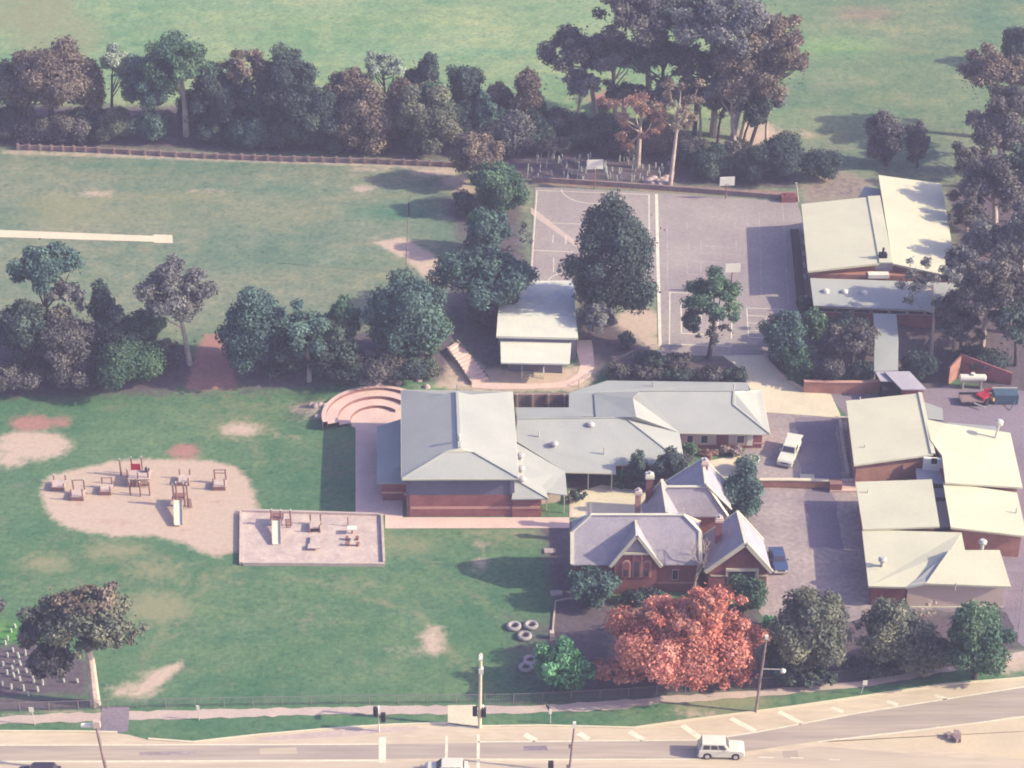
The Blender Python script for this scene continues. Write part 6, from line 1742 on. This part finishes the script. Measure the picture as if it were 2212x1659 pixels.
t = thing('play_table', sp(762, 1170), 'pale topped sand play table with stools at the right of the sandpit', 'play equipment', SG)
p = sp(761, 1152); b = MB(); b.box((p.x, p.y, .95), (1.15, .8, .1)); b.build('table_top', M['white'], t)
b = MB(); b.tube((p.x, p.y, 0), (p.x, p.y, .9), .1); b.build('leg', M['logs'], t)
p = sp(761, 1172); b = MB(); b.box((p.x, p.y, .5), (.35, 1.7, .1)); b.build('plank', M['edging'], t)
for px, py in ((750, 1166), (772, 1166), (750, 1178), (773, 1179)):
    p = sp(px, py); b = MB(); b.lathe((p.x, p.y, .1), [(.2, 0), (.2, .42), (.24, .45), (.24, .52)], 10); b.build('stool', M['logs'], t)
p = sp(752, 1136); b = MB(); b.tube((p.x, p.y, 0), (p.x, p.y, 1.4), .07); b.build('post', M['logs'], t)

# painted tractor tyres
t0 = thing('tractor_tyre', G(1110, 1356), 'pale painted tractor tyre lying left in the group of three', 'tyre', 'painted tractor tyres on the field')
b = MB(); prof = [(.42, .02), (.55, 0), (.8, .06), (.86, .22), (.8, .4), (.58, .46), (.45, .4), (.42, .25)]
n = 20; vs = []; k0 = len(prof)
for i in range(n):
    an = 2 * math.pi * i / n
    vs += [(r * math.cos(an), r * math.sin(an), z) for r, z in prof]
b.add(vs, [(i * k0 + j, ((i + 1) % n) * k0 + j, ((i + 1) % n) * k0 + (j + 1) % k0, i * k0 + (j + 1) % k0) for i in range(n) for j in range(k0)])
b.build('tyre', M['tyre_w'], t0, smooth=True, local=False)
b = MB(); b.lathe((0, 0, 0), [(.42, .02), (.42, .03)], 20); b.build('hole', M['dirt'], t0, local=False)
for (px, py), lb in (((1147, 1354), 'pale painted tractor tyre lying right in the group of three'), ((1133, 1377), 'pale painted tractor tyre lying nearest in the group of three'),
                     ((1136, 1445), 'pale painted tractor tyre lying clear beside the round green tree'), ((1145, 1430), 'pale painted tractor tyre half behind the round green tree')):
    copy_tree(t0, loc=G(px, py), label=lb, rz=random.random())

# ------------------------------------------------------------------ basketball backboards
def hoop(label, px, base, top, w_px, face=-1):
    g = G(px, base)
    s = scale(g); h = z_at(g.y, top) - g.z
    t = thing('basketball_hoop', g, label, 'basketball hoop', 'basketball hoops on the courts')
    b = MB(); b.tube((g.x, g.y, g.z - .3), (g.x, g.y, g.z + h - 1.0), .10, n=8); b.build('pole', M['logs'], t)
    w = 1.12 * w_px / s; bh = w * .64
    b = MB(); b.box((g.x, g.y - .5, g.z + h - bh / 2), (w, .08, bh), R(5)); bd = b.build('backboard', M['white'], t, bevel=.02)
    b = MB(); b.beam((g.x, g.y, g.z + h - 1.0), (g.x, g.y + face * .46, g.z + h - bh * .6), .09); b.build('bracket', M['dark'], t)
    b = MB(); c = Vector((g.x, g.y + face * 1.0, g.z + h - bh * .78))
    for i in range(12):
        a0, a1 = 2 * math.pi * i / 12, 2 * math.pi * (i + 1) / 12
        b.tube(c + Vector((.3 * math.cos(a0), .3 * math.sin(a0), 0)), c + Vector((.3 * math.cos(a1), .3 * math.sin(a1), 0)), .03, n=5)
    b.build('rim', M['dark'], t)
hoop('white basketball backboard behind the left court', 1284, 408, 342, 31)
hoop('white basketball backboard behind the right court', 1568, 429, 379, 29)
hoop('white basketball backboard rising above the small rounded tree', 1579, 632, 566, 29, face=1)

# ------------------------------------------------------------------ poles, lamps, signals, signs
def pole(name, label, base, top, r, m, cat, group=None, dx=0.0):
    g = G(*base); h = z_at(g.y, top[1]) - g.z
    q = U(top[0], top[1], g.z + h)
    t = thing(name, g, label, cat, group)
    b = MB(); b.tube((g.x, g.y, g.z - .3), (q.x, g.y, g.z + h), r, r * .7, 10); b.build('pole', m, t)
    return t, g, Vector((q.x, g.y, g.z + h))
t, g, q = pole('street_light', 'tall pale lamp post standing at the pedestrian crossing', (1036, 1572), (1039, 1412), .2, M['concrete'], 'lamp post', 'street lights')
b = MB(); b.tube(q, q + Vector((0, -.6, .25)), .08); b.build('bracket', M['concrete'], t)
b = MB(); b.box(q + Vector((0, -1.0, .28)), (.4, .9, .2)); b.build('lamp_head', M['lamp'], t)
b = MB(); b.box(q - Vector((0, 0, 2.2)), (.5, .5, .6)); b.build('junction_box', M['lamp'], t)
t, g, q = pole('power_pole', 'dark leaning power pole with lamp beside the autumn tree', (1632, 1538), (1656, 1376), .16, M['timber'], 'power pole', 'power poles')
m_ = g.lerp(q, .58); m_.z = g.z + (q.z - g.z) * .58
b = MB(); b.tube(m_, m_ + Vector((1.9, -.2, .1)), .05); b.build('lamp_arm', M['steel'], t)
b = MB(); b.lathe(m_ + Vector((2.2, -.25, -.1)), [(.1, -.15), (.28, -.1), (.34, .1), (.15, .28)], 10); b.build('lamp_head', M['lamp'], t)
b = MB(); b.box(q, (.35, .35, .4)); b.build('pole_cap', M['lamp'], t)
t, g, q = pole('power_pole', 'dark power pole with pale cross top at the lower left road edge', (232, 1672), (207, 1566), .2, M['timber'], 'power pole', 'power poles')
b = MB(); b.box(q + Vector((-.9, .2, -.2)), (1.3, .35, .3)); b.build('cross_arm', M['white'], t)
b = MB(); b.box(q + Vector((.1, 0, .1)), (.7, .4, .8)); b.build('insulator', M['board'], t)
t, g, q = pole('power_pole', 'slim brown power pole on the verge right of the crossing', (1229, 1668), (1241, 1566), .13, M['timber'], 'power pole', 'power poles')
b = MB(); b.box(q, (.3, .3, .7)); b.build('insulator', M['white'], t)
for f in (.55, .12):
    m_ = g.lerp(q, f); b = MB(); b.box(m_ + Vector((-.15, 0, 0)), (.4, .25, .3)); b.build('step_bracket', M['timber'], t)
t, g, q = pole('field_post', 'thin dark post standing on the sandy edge of the oval', (876, 590), (883, 438), .07, M['timber'], 'post')
b = MB(); b.box(q - Vector((0, 0, 1.0)), (.2, .2, 2.2)); b.build('dark_top', M['dark'], t)
t, g, q = pole('court_post', 'pale leaning gate post at the right end of the court wall', (1725, 436), (1720, 396), .14, M['edging'], 'post')
b = MB(); b.box(q, (.3, .3, .2)); b.build('cap', M['edging'], t)

def signal(label, base, top, heads):
    t, g, q = pole('traffic_light', label, base, top, .09, M['white'], 'traffic light', 'pedestrian signals')
    b = MB(); b.lathe(q, [(.12, 0), (.16, .2), (.05, .35)], 8); b.build('cap', M['white'], t)
    for px, py in heads:
        p = ray(px, py); k = g.y / p.y; c = Vector((p.x * k, g.y - .1, CAMZ + p.z * k))
        b = MB(); b.box(c, (.5, .4, 1.1)); h = b.build('signal_head', M['dark'], t, bevel=.04)
        for i in range(3):
            b = MB(); b.tube(c + Vector((0, -.2, .32 - i * .32)), c + Vector((0, -.34, .30 - i * .32)), .13, n=10); o = b.build('lens_hood', M['void'], t); o.parent = h
        b = MB(); b.beam(c, Vector((g.x, g.y, c.z)), .07); b.build('bracket', M['dark'], t)
    return t
signal('white signal post with two black heads left of the crossing', (819, 1580), (817, 1530), ((811.5, 1535.5), (828, 1548)))
signal('signal post with black heads beside the tall lamp post', (1032, 1571), (1043, 1528), ((1026, 1535), (1045, 1537)))
t, g, q = pole('traffic_light', 'black signal head on the near road side at the bottom edge', (1191, 1700), (1190, 1650), .09, M['dark'], 'traffic light', 'pedestrian signals')
b = MB(); b.box(q + Vector((0, 0, -.3)), (.55, .45, 1.1)); b.build('signal_head', M['dark'], t)

def sign(label, base, top, w=.5):
    t, g, q = pole('road_sign', label, base, top, .06, M['steel'], 'road sign', 'small road signs')
    b = MB(); b.box(q - Vector((0, .08, .25)), (w, .06, .6)); b.build('sign_plate', M['white'], t)
sign('small white sign on a thin post at the far left footpath', (76, 1566), (67, 1528))
sign('small white sign on the verge below the road front trees', (1858, 1500), (1869, 1470))
sign('white post sign on the verge right of the crossing', (1189, 1563), (1189, 1532), .3)
sign('small white sign by the footpath in the middle of the field fence', (430, 1556), (427, 1524), .3)

# ------------------------------------------------------------------ vehicles
def wheel(parent, x, y, r, w=.22):
    b = MB(); b.tube((x, y - w / 2, r), (x, y + w / 2, r), r, n=16); o = b.build('wheel', M['tyre'], parent, local=False)
    s = 1 if y > 0 else -1
    b = MB(); b.tube((x, y + s * (w / 2 - .02), r), (x, y + s * (w / 2 + .02), r), r * .58, n=14); k = b.build('hubcap', M['steel'], parent, local=False); k.parent = o

def car(name, label, loc, rz, cat, paint, L, Wd, H, belt, hood, cab, rear_open=None, group=None, wr=.33, canopy=None, rack=False):
    """front towards +x. hood = bonnet height, cab = (x rear bottom, x rear top, x front top, x front bottom) in metres from the centre"""
    t = thing(name, loc, label, cat, group, rz)
    hw = Wd / 2
    gc = .24
    ax0, ax1 = -L / 2 + L * .19, L / 2 - L * .19
    prof = [(-L / 2, gc + .12), (-L / 2, belt - .06), (-L / 2 + .08, belt), (cab[3], belt), (L / 2 - .25, hood), (L / 2, hood - .18), (L / 2, gc + .12), (L / 2 - .1, gc)]
    def archp(xc):
        return [(xc + (wr + .07) * math.cos(R(a)), wr + (wr + .07) * math.sin(R(a))) for a in (-10, 30, 60, 90, 120, 150, 190)]
    prof += archp(ax1) + archp(ax0) + [(-L / 2 + .1, gc)]
    b = MB(); n = len(prof)
    vs = [(x, -hw, z) for x, z in prof] + [(x, hw, z) for x, z in prof]
    b.add(vs, [tuple(range(n)), tuple(range(2 * n - 1, n - 1, -1))] + [((i + 1) % n, i, n + i, n + (i + 1) % n) for i in range(n)])
    b.build('body', paint, t, bevel=.05, local=False)
    def frustum(x0, x1, x2, x3, z0, z1, iw):
        vs = [(x0, -hw + .04, z0), (x3, -hw + .04, z0), (x3, hw - .04, z0), (x0, hw - .04, z0), (x1, -hw + iw, z1), (x2, -hw + iw, z1), (x2, hw - iw, z1), (x1, hw - iw, z1)]
        return vs, [(3, 2, 1, 0), (4, 5, 6, 7), (0, 1, 5, 4), (1, 2, 6, 5), (2, 3, 7, 6), (3, 0, 4, 7)]
    iw = .16
    vs, fs = frustum(cab[0], cab[1], cab[2], cab[3], belt - .01, H, iw)
    b = MB(); b.add(vs, fs); b.build('cabin', paint, t, bevel=.05, local=False)
    def glass(nm, quad, off):
        q = [Vector(p) for p in quad]
        c = sum(q, Vector()) / 4
        b = MB(); b.plate([p + Vector(off) for p in q], Vector(off) * -1.5); b.build(nm, M['glass'], t, local=False)
    V = [Vector(v) for v in vs]
    def sub(a, b_, c, d, u0, u1, v0, v1):
        f = lambda u, v: (a * (1 - u) + b_ * u) * (1 - v) + (d * (1 - u) + c * u) * v
        return [f(u0, v0), f(u1, v0), f(u1, v1), f(u0, v1)]
    glass('windscreen', sub(V[1], V[2], V[6], V[5], .08, .92, .14, .88), (.025, 0, .012))
    glass('rear_window', sub(V[0], V[3], V[7], V[4], .1, .9, .25, .85), (-.025, 0, .012))
    for s, (a, c, d, e) in ((-1, (V[0], V[1], V[5], V[4])), (1, (V[3], V[2], V[6], V[7]))):
        Lc = cab[3] - cab[0]
        k = 3 if Lc > 2.9 else (2 if Lc > 1.7 else 1)
        for i in range(k):
            g0, g1 = .07 + .86 * i / k + .02, .07 + .86 * (i + 1) / k - .03
            glass('side_window', sub(a, c, d, e, g0, g1, .18, .82), (0, s * .025, .006))
    for sx in (ax0, ax1):
        for sy in (-1, 1): wheel(t, sx, sy * (hw - .1), wr)
    for sy in (-1, 1):
        b = MB(); b.box((L / 2 + .005, sy * (hw - .25), hood - .28), (.05, .34, .16)); b.build('headlight', M['lamp'], t, local=False)
        b = MB(); b.box((-L / 2 - .005, sy * (hw - .14), belt - .22), (.05, .18, .3)); b.build('tail_light', M['red'], t, local=False)
        b = MB(); b.box((cab[3] - .35, sy * (hw + .1), belt + .12), (.12, .2, .14)); b.build('mirror', paint, t, local=False)
    b = MB(); b.box((L / 2 + .05, 0, gc + .2), (.12, Wd * .98, .16)); b.build('front_bumper', M['steel'], t, local=False)
    b = MB(); b.box((-L / 2 - .05, 0, gc + .2), (.12, Wd * .98, .16)); b.build('rear_bumper', M['steel'], t, local=False)
    b = MB(); b.box((L / 2 + .004, 0, hood - .3), (.03, Wd * .5, .16)); b.build('grille', M['dark'], t, local=False)
    if canopy:
        x0, x1, h = canopy
        b = MB(); b.box(((x0 + x1) / 2, 0, (belt + h) / 2), (x1 - x0, Wd - .1, h - belt)); b.build('canopy', paint, t, bevel=.06, local=False)
        b = MB(); b.box((x0 - .25, 0, h - .08), (.6, Wd + .1, .14)); b.build('rear_spoiler', paint, t, bevel=.03, local=False)
    return t

g = G(1704, 987)
hd = G(1690, 1012) - G(1713, 960)
car('utility_vehicle', 'white utility vehicle with canopy parked on the car park', g, math.atan2(hd.y, hd.x), 'ute', M['car_white'], 5.4, 1.95, 1.75, 1.05, 1.02, (-.9, -.75, .15, .75), canopy=(-2.6, -.85, 1.62))
g = G(1681, 1218)
car('sedan', 'dark blue sedan parked against the right side of the schoolhouse', g, R(-87), 'car', M['car_blue'], 4.5, 1.72, 1.38, .92, .88, (-1.5, -1.0, .25, .95))
g = G(1557, 1629)
car('station_wagon', 'white four wheel drive wagon driving on the near road lane', g, R(-2), 'car', M['car_white'], 4.75, 1.85, 1.95, 1.2, 1.15, (-2.25, -2.05, .35, .85), wr=.4)
g = G(965, 1672)
car('hatchback', 'pale car with dark windscreen cut off by the bottom edge', g, R(180), 'car', M['car_white'], 4.4, 1.75, 1.6, 1.0, .95, (-1.9, -1.6, .5, 1.1))
g = G(85, 1682)
car('hatchback', 'dark car roof cut off at the bottom left corner', g, R(180), 'car', M['car_dark'], 4.4, 1.75, 1.65, 1.0, .95, (-1.9, -1.6, .5, 1.1))

# ------------------------------------------------------------------ yard machinery
g = G(2098, 838)
t = thing('water_tank', g, 'white cylindrical tank on a steel stand against the brick bay', 'tank')
b = MB(); a = Vector((g.x - 1.65, g.y, g.z + 1.6)); c = Vector((g.x + 1.65, g.y, g.z + 1.6))
b.tube(a, c, .5, n=18); b.tube(a - Vector((.15, 0, 0)), a, .3, .5, n=18); b.tube(c, c + Vector((.15, 0, 0)), .5, .3, n=18); b.build('tank', M['car_white'], t)
b = MB(); b.tube((g.x, g.y, g.z + 2.05), (g.x, g.y, g.z + 2.3), .3, n=12); b.build('hatch', M['car_white'], t)
for sx in (-1.2, 1.2):
    b = MB(); b.box((g.x + sx, g.y, g.z + .6), (.2, .8, 1.2)); b.build('leg', M['steel'], t)
g = G(2097, 870)
t = thing('trailer', g, 'dark flat trailer with pale drawbar parked in the shaded yard', 'trailer')
b = MB(); b.box((g.x, g.y, g.z + .65), (3.0, 1.8, .2)); b.build('deck', M['timber'], t)
b = MB(); b.box((g.x, g.y + .85, g.z + .9), (3.0, .08, .4)); b.build('headboard', M['dark'], t)
for sx in (-.6, .6):
    for sy in (-.85, .85):
        b = MB(); b.tube((g.x + sx, g.y + sy - .1, g.z + .35), (g.x + sx, g.y + sy + .1, g.z + .35), .34, n=14); b.build('wheel', M['tyre'], t)
b = MB(); b.beam((g.x + .2, g.y - .9, g.z + .5), (g.x + 1.5, g.y - 2.0, g.z + .5), .14); b.build('drawbar', M['steel'], t)
g = G(2128, 866)
t = thing('mini_tractor', g, 'small red tractor with yellow engine cover in the yard', 'tractor')
b = MB(); b.box((g.x - .3, g.y - .2, g.z + .8), (1.7, 1.5, .7), R(35)); b.build('body', M['red'], t, bevel=.08)
b = MB(); b.box((g.x + .75, g.y - .5, g.z + .8), (.8, 1.1, .5), R(35)); b.build('engine_cover', M['yellow'], t, bevel=.08)
b = MB(); b.box((g.x + .5, g.y + .8, g.z + 1.15), (1.2, .5, .35), R(-5)); b.build('seat', M['red'], t, bevel=.08)
for dx, dy, r in ((-.85, -.4, .5), (.05, -1.0, .5), (.1, .9, .34), (1.3, -.1, .34)):
    b = MB(); q = Vector((g.x + dx, g.y + dy, g.z + r)); v = Vector((math.cos(R(125)), math.sin(R(125)), 0)) * .14
    b.tube(q - v, q + v, r, n=14); w = b.build('wheel', M['tyre'], t)
for dx, dy in ((-.8, .1), (-.1, -.7)):
    b = MB(); b.box((g.x + dx, g.y + dy, g.z + 1.12), (.6, .4, .1), R(35)); b.build('mudguard', M['red'], t, bevel=.03)
b = MB(); b.tube((g.x + .1, g.y + .2, g.z + 1.0), (g.x + .2, g.y - .1, g.z + 1.6), .04); b.build('steering_column', M['dark'], t)
g = G(2170, 868)
t = thing('skip_bin', g, 'teal steel skip bin at the far right of the yard', 'bin')
b = MB(); b.prism([(g.x - 1.6, g.y - .8), (g.x + 1.6, g.y - .8), (g.x + 1.6, g.y + .9), (g.x - 1.6, g.y + .9)], g.z + .1, g.z + 1.5); b.build('body', M['teal'], t, bevel=.05)
b = MB(); b.box((g.x, g.y + .9, g.z + 1.6), (3.3, .14, .16)); b.build('rim', M['steel'], t)
b = MB(); b.beam((g.x + 1.2, g.y - 1.0, g.z + .9), (g.x + .3, g.y - 2.2, g.z + .1), .1); b.build('drawbar', M['teal'], t)
p = G(1701, 1028)
b = MB(); b.box((p.x + 2.4, p.y - .6, .12), (1.8, 1.4, .2)); tag(b.build('concrete_pad', M['concrete'], bevel=.03), 'square pale concrete pad beside the parked white ute', 'pad')
for (px, py), lb in (((1188, 1192), 'small pale pit lid on the grass left of the schoolhouse corner'), ((1202, 1283), 'small pale pit lid by the garden edge left of the schoolhouse')):
    p = G(px, py); b = MB(); b.box((p.x, p.y, .1), (1.4, .9, .25)); tag(b.build('pit_lid', M['rock'], bevel=.03), lb, 'pit lid')
low_wall('garden_edge', 'thin pale timber edge of the schoolhouse front garden', [(1237, 1293), (1200, 1300), (1196, 1340), (1193, 1375)], .18, .2, M['edging'])
b = MB(); p = G(1192, 1378); b.box((p.x, p.y, .4), (.5, .6, 1.0)); tag(b.build('garden_post', M['edging'], bevel=.03), 'short pale post at the end of the garden edge', 'post')
g = G(2060, 1596)
b = MB(); rng = random.Random(3)
for k in range(7): b.box((g.x + rng.uniform(-.6, .6), g.y + rng.uniform(-.35, .35), .25 + rng.uniform(0, .2)), (rng.uniform(.5, 1), rng.uniform(.4, .8), rng.uniform(.25, .5)), rng.uniform(0, 3))
tag(b.build('weathered_block', M['timber']), 'low dark weathered block lying on the tan gravel island', 'block')

# ------------------------------------------------------------------ seedling guards
def guard_mesh():
    b = MB(); b.lathe((0, 0, 0), [(.17, 0), (.15, .55), (.13, .8)], 6)
    o = b.build('tree_guard', M['guard']); return o
gm = guard_mesh()
gl = [(65, 565), (45, 605), (200, 580), (130, 460), (95, 500), (300, 610), (110, 665), (65, 710), (160, 715), (215, 695), (250, 755), (25, 785), (120, 775), (175, 780), (275, 795), (350, 815), (105, 810), (60, 855), (155, 845), (225, 840), (120, 880), (170, 910), (275, 880), (20, 945), (285, 930), (540, 920), (360, 945), (95, 980), (200, 995), (655, 925), (320, 1000), (240, 1035), (560, 800)]
rng = random.Random(8)
for i, (x, y) in enumerate(gl):
    o = gm if i == 0 else gm.copy()
    if i: COL.objects.link(o)
    o.location = G(x / 3.9077, 1234.4 + y / 3.9077 + 3)
    o.scale = (.85, .85, rng.uniform(.65, .95)); o.rotation_euler = (rng.uniform(-.1, .1), rng.uniform(-.15, .1), rng.uniform(0, 3))
    tag(o, 'pale plastic seedling guard among the planting beside the lower left gum', 'tree guard', 'seedling guards at the lower left')
k = 0
while k < 95:
    px, py = rng.uniform(1135, 1470), rng.uniform(332, 396)
    if py > 392 + (px - 1150) * .04 or (px > 1420 and py < 345): continue
    o = gm.copy(); COL.objects.link(o)
    o.location = G(px, py); s = rng.uniform(.5, .8); o.scale = (s, s, s * rng.uniform(1.2, 2.2)); o.rotation_euler = (rng.uniform(-.12, .12), rng.uniform(-.12, .12), rng.uniform(0, 3))
    tag(o, 'pale plastic seedling guard on the dark bank behind the left court', 'tree guard', 'seedling guards behind the courts')
    k += 1
for i, (px, py) in enumerate(((1396, 404), (1404, 401), (1412, 398), (1420, 404), (1428, 400), (1436, 404), (1409, 408), (1425, 408), (1440, 396))):
    p = G(px, py - 8); b = MB(); kk = .5 + .15 * (i % 3)
    b.lathe((p.x, p.y, p.z - .1), [(kk, 0), (kk * 1.15, .25), (kk * .9, .65), (kk * .3, .85)], 7)
    tag(b.build('boulder', M['rock']), 'pale boulder in the heap at the foot of the white trunk', 'boulder', 'boulders behind the courts')

# ------------------------------------------------------------------ blue-violet veil, added to lift and tint the shadows
hb = MB(); hb.box((0, 330, 75), (900, 760, 162))
hz_o = hb.build('shadow_lift_haze', M['white'])
hm, hn, hl = new_mat('shadow_lift_haze')
pv = N(hn, 'ShaderNodeVolumePrincipled')
pv.inputs['Color'].default_value = (0.70, 0.70, 1.0, 1)
pv.inputs['Density'].default_value = 0.00037
pv.inputs['Anisotropy'].default_value = 0.0
ho = N(hn, 'ShaderNodeOutputMaterial'); hl.new(pv.outputs[0], ho.inputs['Volume'])
hz_o.data.materials.clear(); hz_o.data.materials.append(hm)
tag(hz_o, kind='stuff')
